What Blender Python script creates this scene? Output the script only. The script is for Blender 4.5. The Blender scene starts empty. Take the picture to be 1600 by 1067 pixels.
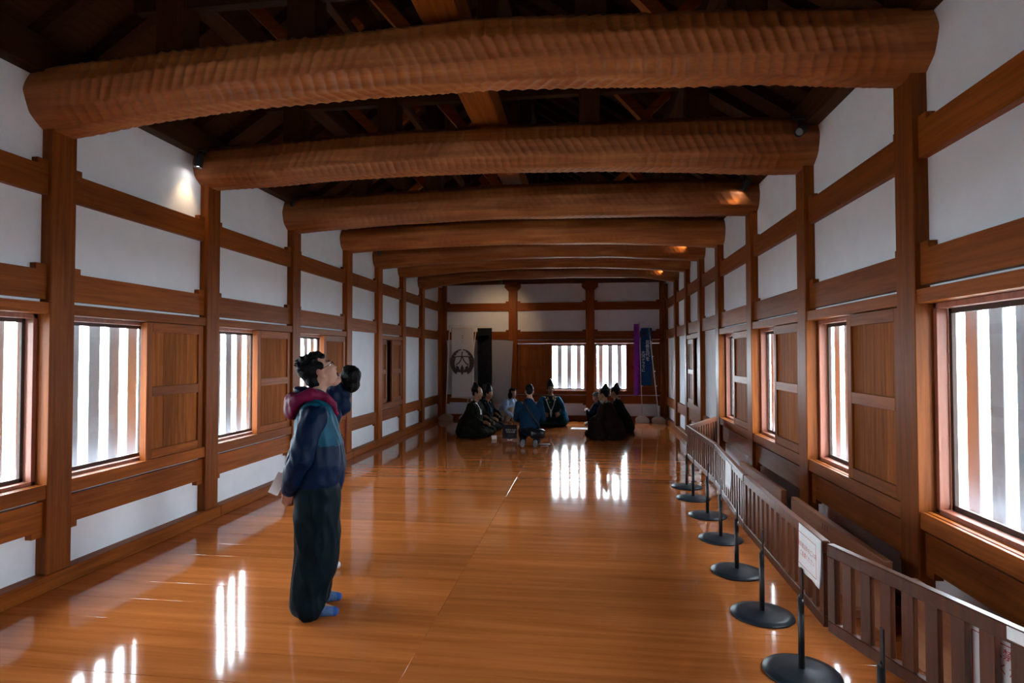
import bpy, bmesh, math, random
from mathutils import Vector, Matrix, Euler, noise
random.seed(7)
PI = math.pi
SC = bpy.context.scene
COL = SC.collection

# ------------------------------------------------------------------ camera
CAM_H = 1.751
YAW, PITCH, ROLL = 0.1288, 0.0234, -0.0015
cd = bpy.data.cameras.new('camera'); cam = bpy.data.objects.new('camera', cd); COL.objects.link(cam)
cd.sensor_width = 36.0; cd.lens = 911.2 / 1600 * 36.0; cd.clip_start = 0.05; cd.clip_end = 500
cam.matrix_world = (Matrix.Translation((0, 0, CAM_H)) @ Matrix.Rotation(YAW, 4, 'Z')
                    @ Matrix.Rotation(PI / 2 + PITCH, 4, 'X') @ Matrix.Rotation(ROLL, 4, 'Z'))
SC.camera = cam

# ------------------------------------------------------------------ sky, exposure
SKY = 14.5
w = bpy.data.worlds.new('overcast_sky'); SC.world = w; w.use_nodes = True
bg = w.node_tree.nodes['Background']
bg.inputs['Color'].default_value = (0.80, 0.91, 1.0, 1); bg.inputs['Strength'].default_value = SKY
vs = SC.view_settings
vs.view_transform = 'Standard'; vs.look = 'None'; vs.gamma = 1.0; vs.exposure = 2.08
vs.use_curve_mapping = False
cy = SC.cycles
cy.use_denoising = True
cy.max_bounces = 10; cy.diffuse_bounces = 5; cy.glossy_bounces = 4; cy.transparent_max_bounces = 12
cy.caustics_reflective = False; cy.caustics_refractive = False
cy.sample_clamp_indirect = 6.0; cy.blur_glossy = 0.6

# ------------------------------------------------------------------ dimensions (metres)
A, B = 3.995, 2.005              # room faces of the posts, left / right of the camera axis
PW = 0.2115                      # post width
PL = 0.0915                      # plaster set back behind post face
BF = 0.038                       # beam face set back behind post face
YP = {k: 3.888 + 1.818 * (k - 1) for k in range(-2, 5)}
YP[5], YP[6], YP[7], YP[8] = 10.835, 12.325, 13.835, 15.66
YB = 15.84                       # face of the end-wall posts
YN = -1.566                      # near end of the hall (behind the camera)
WZ0, WZ1 = 0.785, 2.065          # window opening

# portals (they emit nothing, they only tell the renderer where daylight enters)
def portal(name, loc, rot, sx, sy):
    l = bpy.data.lights.new(name, 'AREA'); l.shape = 'RECTANGLE'; l.size = sx; l.size_y = sy
    l.cycles.is_portal = True
    o = bpy.data.objects.new(name, l); o.location = loc; o.rotation_euler = rot; COL.objects.link(o)
for sg, wa in ((-1, A), (1, B)):
    portal('daylight_portal', (sg * (wa + .5), (YN + YP[4]) / 2, 1.425), (0, sg * PI / 2, 0), 1.4, YP[4] - YN + .4)
portal('daylight_portal', (0.05, YB + .48, 1.425), (-PI / 2, 0, 0), 4.1, 1.4)

# ------------------------------------------------------------------ materials
MATS = {}
def nodes_of(name):
    m = bpy.data.materials.new(name); m.use_nodes = True
    nt = m.node_tree; b = nt.nodes['Principled BSDF']
    MATS[name] = m
    return m, nt, b
CLOTH = {'navy_shell', 'teal_shell', 'magenta_shell', 'dark_trousers', 'green_robe', 'black_robe', 'brown_robe', 'navy_sweat', 'teal_robe', 'dark_teal_robe', 'blue_jacket', 'banner_black', 'banner_blue', 'black_hair'}
def plain(name, col, rough=.6, metal=0, spec=.25, noise_amt=.12, nscale=12, bump=0, bscale=60, emit=None, sheen=0):
    if name in CLOTH: spec = .07
    m, nt, b = nodes_of(name)
    N = nt.nodes; L = nt.links
    tc = N.new('ShaderNodeTexCoord'); nz = N.new('ShaderNodeTexNoise'); nz.inputs['Scale'].default_value = nscale; nz.inputs['Detail'].default_value = 4
    L.new(tc.outputs['Object'], nz.inputs['Vector'])
    cr = N.new('ShaderNodeValToRGB'); e = cr.color_ramp.elements
    e[0].position = .3; e[1].position = .7
    e[0].color = tuple(c * (1 - noise_amt) for c in col) + (1,); e[1].color = tuple(min(1, c * (1 + noise_amt)) for c in col) + (1,)
    L.new(nz.outputs['Fac'], cr.inputs['Fac']); L.new(cr.outputs['Color'], b.inputs['Base Color'])
    b.inputs['Roughness'].default_value = rough; b.inputs['Metallic'].default_value = metal
    b.inputs['Specular IOR Level'].default_value = spec
    if sheen: b.inputs['Sheen Weight'].default_value = sheen
    if bump:
        n2 = N.new('ShaderNodeTexNoise'); n2.inputs['Scale'].default_value = bscale; n2.inputs['Detail'].default_value = 5
        L.new(tc.outputs['Object'], n2.inputs['Vector'])
        bp = N.new('ShaderNodeBump'); bp.inputs['Strength'].default_value = bump; bp.inputs['Distance'].default_value = .01
        L.new(n2.outputs['Fac'], bp.inputs['Height']); L.new(bp.outputs['Normal'], b.inputs['Normal'])
    if emit:
        b.inputs['Emission Color'].default_value = emit[0] + (1,); b.inputs['Emission Strength'].default_value = emit[1]
    return m
def wood(name, dark, light, axis, rough=.42, scale=5.0, jitter=.25, bump=.08, wavy=0, spec=.5, patches=None):
    m, nt, b = nodes_of(name)
    N = nt.nodes; L = nt.links
    tc = N.new('ShaderNodeTexCoord'); oi = N.new('ShaderNodeObjectInfo')
    off = N.new('ShaderNodeVectorMath'); off.operation = 'MULTIPLY_ADD'
    L.new(oi.outputs['Random'], off.inputs[0]); off.inputs[1].default_value = (37, 53, 71); L.new(tc.outputs['Object'], off.inputs[2])
    mp = N.new('ShaderNodeMapping'); s = [scale * 6] * 3; s['xyz'.index(axis)] = scale * .28
    mp.inputs['Scale'].default_value = s; L.new(off.outputs[0], mp.inputs['Vector'])
    nz = N.new('ShaderNodeTexNoise'); nz.inputs['Scale'].default_value = 1.0; nz.inputs['Detail'].default_value = 7; nz.inputs['Roughness'].default_value = .6; nz.inputs['Distortion'].default_value = .5
    L.new(mp.outputs[0], nz.inputs['Vector'])
    cr = N.new('ShaderNodeValToRGB'); e = cr.color_ramp.elements
    e[0].position = .32; e[0].color = dark + (1,); e[1].position = .68; e[1].color = light + (1,)
    L.new(nz.outputs['Fac'], cr.inputs['Fac'])
    hs = N.new('ShaderNodeHueSaturation'); mr = N.new('ShaderNodeMapRange')
    mr.inputs['To Min'].default_value = 1 - jitter; mr.inputs['To Max'].default_value = 1 + jitter
    L.new(oi.outputs['Random'], mr.inputs['Value']); L.new(mr.outputs[0], hs.inputs['Value'])
    src = cr.outputs['Color']
    if patches:
        n3 = N.new('ShaderNodeTexNoise'); n3.inputs['Scale'].default_value = 2.2; n3.inputs['Detail'].default_value = 5
        mp3 = N.new('ShaderNodeMapping'); s3 = [1.6] * 3; s3['xyz'.index(axis)] = .55; mp3.inputs['Scale'].default_value = s3
        L.new(off.outputs[0], mp3.inputs['Vector']); L.new(mp3.outputs[0], n3.inputs['Vector'])
        r3 = N.new('ShaderNodeValToRGB'); r3.color_ramp.elements[0].position = .5; r3.color_ramp.elements[1].position = .62
        L.new(n3.outputs['Fac'], r3.inputs['Fac'])
        mx = N.new('ShaderNodeMixRGB'); mx.blend_type = 'MIX'; L.new(r3.outputs['Color'], mx.inputs['Fac'])
        L.new(src, mx.inputs['Color1'])
        mz = N.new('ShaderNodeMixRGB'); mz.blend_type = 'MULTIPLY'; mz.inputs['Fac'].default_value = 1
        L.new(src, mz.inputs['Color1']); mz.inputs['Color2'].default_value = patches + (1,)
        L.new(mz.outputs[0], mx.inputs['Color2']); src = mx.outputs[0]
    L.new(src, hs.inputs['Color']); L.new(hs.outputs[0], b.inputs['Base Color'])
    b.inputs['Roughness'].default_value = rough; b.inputs['Specular IOR Level'].default_value = spec
    bp = N.new('ShaderNodeBump'); bp.inputs['Strength'].default_value = bump; bp.inputs['Distance'].default_value = .004
    L.new(nz.outputs['Fac'], bp.inputs['Height'])
    last = bp
    if wavy:
        n2 = N.new('ShaderNodeTexNoise'); n2.inputs['Scale'].default_value = 1.0; n2.inputs['Detail'].default_value = 2
        mp2 = N.new('ShaderNodeMapping'); mp2.inputs['Scale'].default_value = (2.2, 9.0, 1)
        L.new(off.outputs[0], mp2.inputs['Vector']); L.new(mp2.outputs[0], n2.inputs['Vector'])
        b2 = N.new('ShaderNodeBump'); b2.inputs['Strength'].default_value = wavy; b2.inputs['Distance'].default_value = .01
        L.new(n2.outputs['Fac'], b2.inputs['Height']); L.new(bp.outputs['Normal'], b2.inputs['Normal']); last = b2
    L.new(last.outputs['Normal'], b.inputs['Normal'])
    return m
for ax in 'xyz':
    wood('timber_' + ax, (.150, .034, .0042), (.270, .070, .010), ax, spec=.12, rough=.46)
    wood('dark_timber_' + ax, (.065, .018, .004), (.115, .036, .009), ax, rough=.5, spec=.2)
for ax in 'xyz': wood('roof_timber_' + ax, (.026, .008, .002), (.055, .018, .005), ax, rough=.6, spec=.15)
wood('shutter_wood', (.145, .037, .006), (.28, .085, .017), 'z', rough=.68, jitter=.22, spec=.1)
wood('log_wood', (.18, .050, .010), (.33, .105, .024), 'x', rough=.55, spec=.3, scale=3.0, patches=(1.25, 1.45, 1.75), bump=.12)
wood('floor_wood', (.33, .088, .018), (.49, .150, .038), 'x', rough=.075, scale=2.4, jitter=.12, bump=.02, wavy=.022)
wood('frame_wood', (.17, .045, .022), (.30, .088, .045), 'z', rough=.5)
wood('barrier_wood', (.055, .016, .007), (.105, .032, .014), 'z', rough=.36, jitter=.18, spec=.3)
wood('board_wood', (.22, .08, .033), (.31, .125, .055), 'y', rough=.5, scale=4)
plain('plaster', (.69, .70, .745), .85, noise_amt=.03, nscale=5, bump=.05, bscale=40)
plain('lattice_plaster', (.40, .40, .42), .85, noise_amt=.03)
plain('dark_sash', (.045, .022, .016), .5)
plain('black_metal', (.012, .013, .016), .42, spec=.5, noise_amt=.2)
plain('black_base', (.010, .014, .020), .38, noise_amt=.25, nscale=20)
plain('ground', (.30, .31, .29), .9)
def glass():
    m, nt, b = nodes_of('window_glass'); N = nt.nodes; L = nt.links
    N.remove(b); o = N['Material Output']
    t = N.new('ShaderNodeBsdfTransparent'); g = N.new('ShaderNodeBsdfGlossy'); g.inputs['Roughness'].default_value = .02
    fr = N.new('ShaderNodeFresnel')
    ge = N.new('ShaderNodeNewGeometry'); mr = N.new('ShaderNodeMapRange')       # same reflectance on both faces of the pane
    mr.inputs['To Min'].default_value = 1.45; mr.inputs['To Max'].default_value = 1 / 1.45
    L.new(ge.outputs['Backfacing'], mr.inputs['Value']); L.new(mr.outputs[0], fr.inputs['IOR'])
    mx = N.new('ShaderNodeMixShader'); t.inputs['Color'].default_value = (.95, .97, .97, 1)
    L.new(fr.outputs[0], mx.inputs[0]); L.new(t.outputs[0], mx.inputs[1]); L.new(g.outputs[0], mx.inputs[2]); L.new(mx.outputs[0], o.inputs['Surface'])
glass()

# ------------------------------------------------------------------ mesh helpers
def tag(o, label=None, cat=None, group=None, kind=None):
    if label: o['label'] = label
    if cat: o['category'] = cat
    if group: o['group'] = group
    if kind: o['kind'] = kind
    return o
def link(name, me, mat=None, parent=None, smooth=False):
    o = bpy.data.objects.new(name, me); COL.objects.link(o)
    if mat is not None:
        for mm in (mat if isinstance(mat, (list, tuple)) else [mat]):
            me.materials.append(MATS[mm] if isinstance(mm, str) else mm)
    if parent is not None: o.parent = parent
    if smooth:
        for p in me.polygons: p.use_smooth = True
    return o
def from_bm(name, bm, mat=None, parent=None, smooth=False):
    bmesh.ops.recalc_face_normals(bm, faces=bm.faces)
    me = bpy.data.meshes.new(name); bm.to_mesh(me); bm.free()
    return link(name, me, mat, parent, smooth)
def empty(name, loc=(0, 0, 0), rz=0):
    o = bpy.data.objects.new(name, None); o.location = loc; o.rotation_euler = (0, 0, rz); o.empty_display_size = .1
    COL.objects.link(o); return o
def bm_box(bm, x0, x1, y0, y1, z0, z1, bev=0):
    x0, x1 = sorted((x0, x1)); y0, y1 = sorted((y0, y1)); z0, z1 = sorted((z0, z1))
    v = [bm.verts.new(p) for p in ((x0, y0, z0), (x1, y0, z0), (x1, y1, z0), (x0, y1, z0), (x0, y0, z1), (x1, y0, z1), (x1, y1, z1), (x0, y1, z1))]
    fs = [bm.faces.new([v[i] for i in f]) for f in ((0, 3, 2, 1), (4, 5, 6, 7), (0, 1, 5, 4), (1, 2, 6, 5), (2, 3, 7, 6), (3, 0, 4, 7))]
    if bev:
        ed = {e for f in fs for e in f.edges}
        bmesh.ops.bevel(bm, geom=list(ed), offset=bev, segments=1, affect='EDGES')
def box(name, x0, x1, y0, y1, z0, z1, mat, parent=None, bev=.004):
    bm = bmesh.new(); bm_box(bm, x0, x1, y0, y1, z0, z1, bev)
    return from_bm(name, bm, mat, parent)
def bm_prism(bm, pts, axis, lo, hi):
    """pts: 2-D polygon; axis x -> (y,z), y -> (x,z), z -> (x,y)"""
    def P(p, t):
        return {'x': (t, p[0], p[1]), 'y': (p[0], t, p[1]), 'z': (p[0], p[1], t)}[axis]
    a = [bm.verts.new(P(p, lo)) for p in pts]; c = [bm.verts.new(P(p, hi)) for p in pts]
    n = len(pts)
    bm.faces.new(a); bm.faces.new(c[::-1])
    for i in range(n):
        bm.faces.new((a[i], c[i], c[(i + 1) % n], a[(i + 1) % n]))
def prism(name, pts, axis, lo, hi, mat, parent=None):
    bm = bmesh.new(); bm_prism(bm, pts, axis, lo, hi); return from_bm(name, bm, mat, parent)
def bm_cyl(bm, p0, p1, r0, r1=None, n=20):
    r1 = r0 if r1 is None else r1
    p0 = Vector(p0); p1 = Vector(p1); t = (p1 - p0).normalized()
    u = t.orthogonal().normalized(); v = t.cross(u)
    ra = [bm.verts.new(p0 + r0 * (u * math.cos(2 * PI * i / n) + v * math.sin(2 * PI * i / n))) for i in range(n)]
    rb = [bm.verts.new(p1 + r1 * (u * math.cos(2 * PI * i / n) + v * math.sin(2 * PI * i / n))) for i in range(n)]
    bm.faces.new(ra[::-1]); bm.faces.new(rb)
    for i in range(n): bm.faces.new((ra[i], ra[(i + 1) % n], rb[(i + 1) % n], rb[i]))
def bm_lathe(bm, prof, n=36):
    rings = []
    for r, z in prof:
        rings.append([bm.verts.new((r * math.cos(2 * PI * i / n), r * math.sin(2 * PI * i / n), z)) for i in range(n)] if r > 1e-5 else [bm.verts.new((0, 0, z))])
    for a, c in zip(rings, rings[1:]):
        for i in range(n):
            j = (i + 1) % n
            if len(a) == 1 and len(c) == 1: continue
            if len(a) == 1: bm.faces.new((a[0], c[i], c[j]))
            elif len(c) == 1: bm.faces.new((a[i], a[j], c[0]))
            else: bm.faces.new((a[i], a[j], c[j], c[i]))
def bar_between(name, p0, p1, wdt, hgt, mat, parent=None):
    """rectangular bar from p0 to p1 (axis), width horizontal, height in the vertical plane"""
    p0 = Vector(p0); p1 = Vector(p1); t = (p1 - p0).normalized()
    side = Vector((0, 0, 1)).cross(t)
    if side.length < 1e-3: side = Vector((1, 0, 0))
    side.normalize(); up = t.cross(side)
    bm = bmesh.new()
    q = []
    for p in (p0, p1):
        q.append([bm.verts.new(p + side * a * wdt / 2 + up * c * hgt / 2) for a, c in ((-1, -1), (1, -1), (1, 1), (-1, 1))])
    bm.faces.new(q[0]); bm.faces.new(q[1][::-1])
    for i in range(4): bm.faces.new((q[0][i], q[1][i], q[1][(i + 1) % 4], q[0][(i + 1) % 4]))
    return from_bm(name, bm, mat, parent)

# ------------------------------------------------------------------ ground outside, floor
tag(box('ground', -60, 60, -45, 80, -5.2, -5.0, 'ground', bev=0), kind='structure')
XL, XR = -(A + PL), B + PL
floor = tag(box('floor', XL - .3, XR + .3, YN - .3, YB + .4, -.14, -.035, 'dark_timber_y', bev=0), kind='structure')
def plank_mesh(wd):
    bm = bmesh.new(); bm_box(bm, -wd / 2, wd / 2, -.1505, .1505, -.034, 0, .0012)
    me = bpy.data.meshes.new('plank'); bmesh.ops.recalc_face_normals(bm, faces=bm.faces); bm.to_mesh(me); bm.free(); me.materials.append(MATS['floor_wood']); return me
JX = -1.01
wl, wr = JX - .001 - (XL), XR - (JX + .001)
ml, mr_ = plank_mesh(wl), plank_mesh(wr)
y = YN - .05
y = 2.955 - math.ceil((2.955 - YN) / .3035) * .3035
while y < YB + .05:
    for me, xc in ((ml, XL + wl / 2), (mr_, XR - wr / 2)):
        o = bpy.data.objects.new('plank', me); COL.objects.link(o); o.parent = floor
        o.location = (xc, y + .15175, random.uniform(-.0004, .0004))
        o.rotation_euler = (random.gauss(0, .0010), random.gauss(0, .0003), 0)
    y += .3035

# ------------------------------------------------------------------ side walls
WIN = [0]
def shutter(parent, sg, wa, y0, y1, d0, ornament=True):
    """panelled sliding shutter, face at depth d0 behind post face"""
    X = lambda d: sg * (wa + d)
    z0, z1 = WZ0 + .006, WZ1 - .004
    s = empty('shutter'); s.parent = parent
    st = .072
    box('stile', X(d0), X(d0 + .036), y0, y0 + st, z0, z1, 'timber_z', s, .003)
    box('stile', X(d0), X(d0 + .036), y1 - st, y1, z0, z1, 'timber_z', s, .003)
    for a, c in ((z0, z0 + .085), (1.372, 1.462), (z1 - .09, z1)):
        box('rail', X(d0), X(d0 + .034), y0 + st, y1 - st, a, c, 'timber_y', s, .003)
    nb = 4; wb = (y1 - y0 - 2 * st) / nb
    for i in range(nb):
        box('panel_board', X(d0 + .018), X(d0 + .030), y0 + st + i * wb + .0008, y0 + st + (i + 1) * wb - .0008, z0 + .08, z1 - .085, 'shutter_wood', s, .0015)
    return s
def sill_prism(parent, sg, wa, y0, y1):
    X = lambda d: sg * (wa + d)
    t = .790; g = .012
    pr = [(.012, .686), (.012, t), (.035, t), (.035, t - g), (.048, t - g), (.048, t), (.078, t), (.078, t - g), (.091, t - g), (.091, t), (.118, t), (.118, .686)]
    prism('sill', [(X(d), z) for d, z in pr], 'y', y0, y1, 'timber_y', parent)
def beam(name, parent, sg, wa, y0, y1, z0, z1, up, n=True):
    X = lambda d: sg * (wa + d)
    nl, nh = .085, .045
    if not n: pts = [(y0, z0), (y1, z0), (y1, z1), (y0, z1)]
    elif up: pts = [(y0, z0), (y1, z0), (y1, z1 + nh), (y1 - nl, z1 + nh), (y1 - nl, z1), (y0 + nl, z1), (y0 + nl, z1 + nh), (y0, z1 + nh)]
    else: pts = [(y0, z1), (y1, z1), (y1, z0 - nh), (y1 - nl, z0 - nh), (y1 - nl, z0), (y0 + nl, z0), (y0 + nl, z0 - nh), (y0, z0 - nh)]
    return prism(name, pts, 'x', *sorted((X(BF), X(PL + .03))), 'timber_y', parent)
def window(sg, wa, y0, y1, open_lo, open_hi, sh):
    """frame, sash, glass in the opening y0..y1; shutters over sh=(a,b)"""
    X = lambda d: sg * (wa + d)
    WIN[0] += 1
    wroot = tag(empty('window_%d' % WIN[0], (0, 0, 0)), kind='structure')
    fr = [(y0, y0 + .035, WZ0, WZ1), (y1 - .035, y1, WZ0, WZ1), (y0, y1, WZ0, WZ0 + .03), (y0, y1, WZ1 - .035, WZ1)]
    for (a, c, e, f) in fr: box('frame', X(.105), X(.172), a, c, e, f, 'frame_wood', wroot, .002)
    m = (y0 + y1) / 2
    mm = open_hi + .12 if open_lo == y0 else open_lo - .12
    for lo, hi in ((y0 + .03, mm), (mm, y1 - .03)):
        sroot = empty('sash'); sroot.parent = wroot
        for (a, c, e, f) in ((lo, lo + .03, WZ0 + .03, WZ1 - .03), (hi - .03, hi, WZ0 + .03, WZ1 - .03), (lo, hi, WZ0 + .025, WZ0 + .06), (lo, hi, WZ1 - .065, WZ1 - .03)):
            box('sash_bar', X(.174), X(.200), a, c, e, f, 'dark_sash', sroot, .002)
        box('glass_pane', X(.186), X(.189), lo + .028, hi - .028, WZ0 + .055, WZ1 - .06, 'window_glass', sroot, 0)
    if sh:
        shutter(wroot, sg, wa, sh[0], sh[1], .026)
        shutter(wroot, sg, wa, sh[0] - sg * .012, sh[1] - sg * .012, .066)
    return wroot
def side_wall(name, sg, wa):
    X = lambda d: sg * (wa + d)
    # plaster: window bays have one long slot behind the posts, closed bays are solid
    bm = bmesh.new()
    d0, d1 = PL, .46
    yw = YP[4]
    bm_box(bm, X(d0), X(d1), YN - .3, yw, -.1, WZ0 - .10)
    bm_box(bm, X(.125), X(d1), YN - .3, yw, WZ0 - .10, WZ0)
    bm_box(bm, X(d0), X(d1), YN - .3, yw, WZ1 + .004, 4.05)
    bm_box(bm, X(d0), X(d1), yw, YP[5] + .1, -.1, 4.05)
    bm_box(bm, X(d0), X(d1), YP[5] + .1, YP[6] + .1, -.1, WZ0 - .10)
    bm_box(bm, X(d0), X(d1), YP[5] + .1, YP[6] + .1, WZ1 + .004, 4.05)
    bm_box(bm, X(.20), X(d1), YP[5] + .1, YP[6] + .1, WZ0 - .12, WZ1 + .02)
    bm_box(bm, X(d0), X(d1), YP[6] + .1, YB + .5, -.1, 4.05)
    wall = tag(from_bm(name, bm, 'plaster'), kind='structure')
    ks = list(range(-2, 9))
    for k in ks:
        y0 = YP[k]; hi = 3.62
        box('post', X(0), X(.20), y0, y0 + PW, .118, hi, 'timber_z', wall, .006)
        if k == 8: continue
        a, c = y0 + PW, YP[k + 1]
        beam('upper_beam', wall, sg, wa, a, c, 2.968, 3.184, True)
        beam('middle_beam', wall, sg, wa, a, c, 2.178, 2.398, True)
        beam('lower_beam', wall, sg, wa, a, c, .447, .662, False)
        if k <= 3 or k == 5:
            box('lintel', X(.010), X(.13), a, c, WZ1 + .002, 2.152, 'timber_y', wall, .003)
            sill_prism(wall, sg, wa, a, c)
        if k <= 3:
            m = (a + c) / 2
            if sg < 0 and k != 0: window(sg, wa, a, c, a, m, (m - .01, c - .02))
            else: window(sg, wa, a, c, m, c, (a + .02, m + .01 if k else m - .09))
        if k == 5:
            WIN[0] += 1
            wr_ = tag(empty('window_%d' % WIN[0]), kind='structure')
            box('shade_board', X(.17), X(.20), a, c, WZ0, WZ1, 'dark_timber_z', wr_, 0)  # dark board added to stand in for the unlit opening between the shutters
            g = .17
            shutter(wr_, sg, wa, a + .02, a + (c - a) * .36 - .02, .066)
            shutter(wr_, sg, wa, a + (c - a) * .36 + g, c - .02, .026)
    # lattice bars outside the glass
    n = int((yw - YN) / .2165)
    ph = 4.645 if sg < 0 else 3.91
    k0 = math.ceil((YN - ph) / .2165)
    for i in range(k0, k0 + n + 1):
        yc = ph + i * .2165
        if yc > yw - .03: break
        box('lattice_bar', X(.33), X(.352), yc - .060, yc + .060, WZ0 - .02, WZ1 + .02, 'lattice_plaster', wall, .004)
    bname = 'baseboard_' + name.split('_')[1]
    bb = tag(empty(bname), kind='structure')
    seg = [YN - .2, YP[0] + .3, YP[2] + PW + .03, YP[4] + PW + .03, YP[6] + .3, YB]
    for a, c in zip(seg, seg[1:]):
        box('board', X(-.02), X(PL + .02), a + .001, c - .001, 0.001, .120, 'timber_y', bb, .006)
    return wall
wall_left = side_wall('wall_left', -1, A)
wall_right = side_wall('wall_right', 1, B)

# ------------------------------------------------------------------ end wall with banners (far) and near end
def end_wall():
    d0 = YB + PL; d1 = YB + .46
    bm = bmesh.new()
    xw0, xw1 = -2.03 + .1, 2.02
    bm_box(bm, XL - .3, xw0, d0, d1, -.1, 4.6)
    bm_box(bm, xw0, XR + .4, d0, d1, -.1, WZ0 - .10)
    bm_box(bm, xw0, XR + .4, YB + .125, d1, WZ0 - .10, WZ0)
    bm_box(bm, xw0, XR + .4, d0, d1, WZ1 + .004, 4.6)
    bm_box(bm, xw1, XR + .4, d0, d1, WZ0 - .1, WZ1 + .01)
    bm_box(bm, XL - .5, XR + .5, d0 + .1, d1, 4.6, 6.6)
    wl_ = tag(from_bm('wall_back', bm, 'plaster'), kind='structure')
    posts = [(-A - .02, -A + .10), (-2.145, -1.915), (-.048, .188), (B - .10, B + .02)]
    for i, (a, c) in enumerate(posts):
        box('post', a, c, YB, YB + .2, .118, 3.75, 'timber_z', wl_, .006)
        if i in (1, 2):
            m = (a + c) / 2
            pts = [(m - .115, 3.50), (m + .115, 3.50), (m + .22, 3.60), (m + .22, 3.70), (m - .22, 3.70), (m - .22, 3.60)]
            prism('bracket', pts, 'y', YB - .02, YB + .16, 'timber_x', wl_)
    box('top_beam', XL, XR, YB + .01, YB + .2, 3.70, 3.95, 'dark_timber_x', wl_, .006)
    nl, nh = .085, .045
    def bx(name, x0, x1, z0, z1, up):
        if up: pts = [(x0, z0), (x1, z0), (x1, z1 + nh), (x1 - nl, z1 + nh), (x1 - nl, z1), (x0 + nl, z1), (x0 + nl, z1 + nh), (x0, z1 + nh)]
        else: pts = [(x0, z1), (x1, z1), (x1, z0 - nh), (x1 - nl, z0 - nh), (x1 - nl, z0), (x0 + nl, z0), (x0 + nl, z0 - nh), (x0, z0 - nh)]
        prism(name, pts, 'y', YB + BF, YB + PL + .03, 'timber_x', wl_)
    for (a0, a), (c, c1) in zip(posts, posts[1:]):
        bx('upper_beam', a, c, 2.968, 3.184, True); bx('middle_beam', a, c, 2.178, 2.398, True); bx('lower_beam', a, c, .447, .662, False)
    for i in (1, 2):
        a, c = posts[i][1], posts[i + 1][0]
        box('lintel', a, c, YB + .01, YB + .13, WZ1 + .002, 2.152, 'timber_x', wl_, .003)
        t = .790; g = .012
        pr = [(.012, .686), (.012, t), (.035, t), (.035, t - g), (.048, t - g), (.048, t), (.078, t), (.078, t - g), (.091, t - g), (.091, t), (.118, t), (.118, .686)]
        prism('sill', [(YB + d, z) for d, z in pr], 'x', a, c, 'timber_x', wl_)
        WIN[0] += 1
        wr_ = tag(empty('window_%d' % WIN[0]), kind='structure')
        for (p, q, e, f) in ((a, a + .035, WZ0, WZ1), (c - .035, c, WZ0, WZ1), (a, c, WZ0, WZ0 + .03), (a, c, WZ1 - .035, WZ1)):
            box('frame', p, q, YB + .105, YB + .172, e, f, 'frame_wood', wr_, .002)
        m = (a + c) / 2
        for lo, hi in ((a + .03, m), (m, c - .03)):
            sr = empty('sash'); sr.parent = wr_
            for (p, q, e, f) in ((lo, lo + .03, WZ0 + .03, WZ1 - .03), (hi - .03, hi, WZ0 + .03, WZ1 - .03), (lo, hi, WZ0 + .025, WZ0 + .06), (lo, hi, WZ1 - .065, WZ1 - .03)):
                box('sash_bar', p, q, YB + .174, YB + .2, e, f, 'dark_sash', sr, .002)
            box('glass_pane', lo + .028, hi - .028, YB + .186, YB + .189, WZ0 + .055, WZ1 - .06, 'window_glass', sr, 0)
        s0, s1 = (a + .02, m + .02) if i == 1 else (m - .02, c - .02)
        for k, dd in enumerate((.026, .066)):
            sh = empty('shutter'); sh.parent = wr_
            st = .085; z0, z1 = WZ0 + .006, WZ1 - .004
            box('stile', s0, s0 + st, YB + dd, YB + dd + .036, z0, z1, 'timber_z', sh, .003)
            box('stile', s1 - st, s1, YB + dd, YB + dd + .036, z0, z1, 'timber_z', sh, .003)
            for e, f in ((z0, z0 + .085), (1.372, 1.462), (z1 - .09, z1)):
                box('rail', s0 + st, s1 - st, YB + dd, YB + dd + .034, e, f, 'timber_x', sh, .003)
            wb = (s1 - s0 - 2 * st) / 4
            for j in range(4):
                box('panel_board', s0 + st + j * wb + .0008, s0 + st + (j + 1) * wb - .0008, YB + dd + .018, YB + dd + .03, z0 + .08, z1 - .085, 'shutter_wood', sh, .0015)
    for xc in [-.763 - .26 * k for k in range(4, -1, -1)] + [-.503, -.243, .015, .359, .611, .865, 1.12, 1.38, 1.64, 1.9]:
        box('lattice_bar', xc - .06, xc + .06, YB + .33, YB + .36, WZ0 - .02, WZ1 + .02, 'lattice_plaster', wl_, .008)
    bb = tag(empty('baseboard_back'), kind='structure')
    for a, c in ((-A + .02, -1.0), (-1.0, B - .02)):
        box('board', a + .001, c - .001, YB - .02, YB + PL + .02, .001, .12, 'timber_x', bb, .006)
end_wall()
tag(box('wall_front', XL - .4, XR + .4, YN - .35, YN - .2, -.1, 6.6, 'plaster', bev=0), kind='structure')

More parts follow.
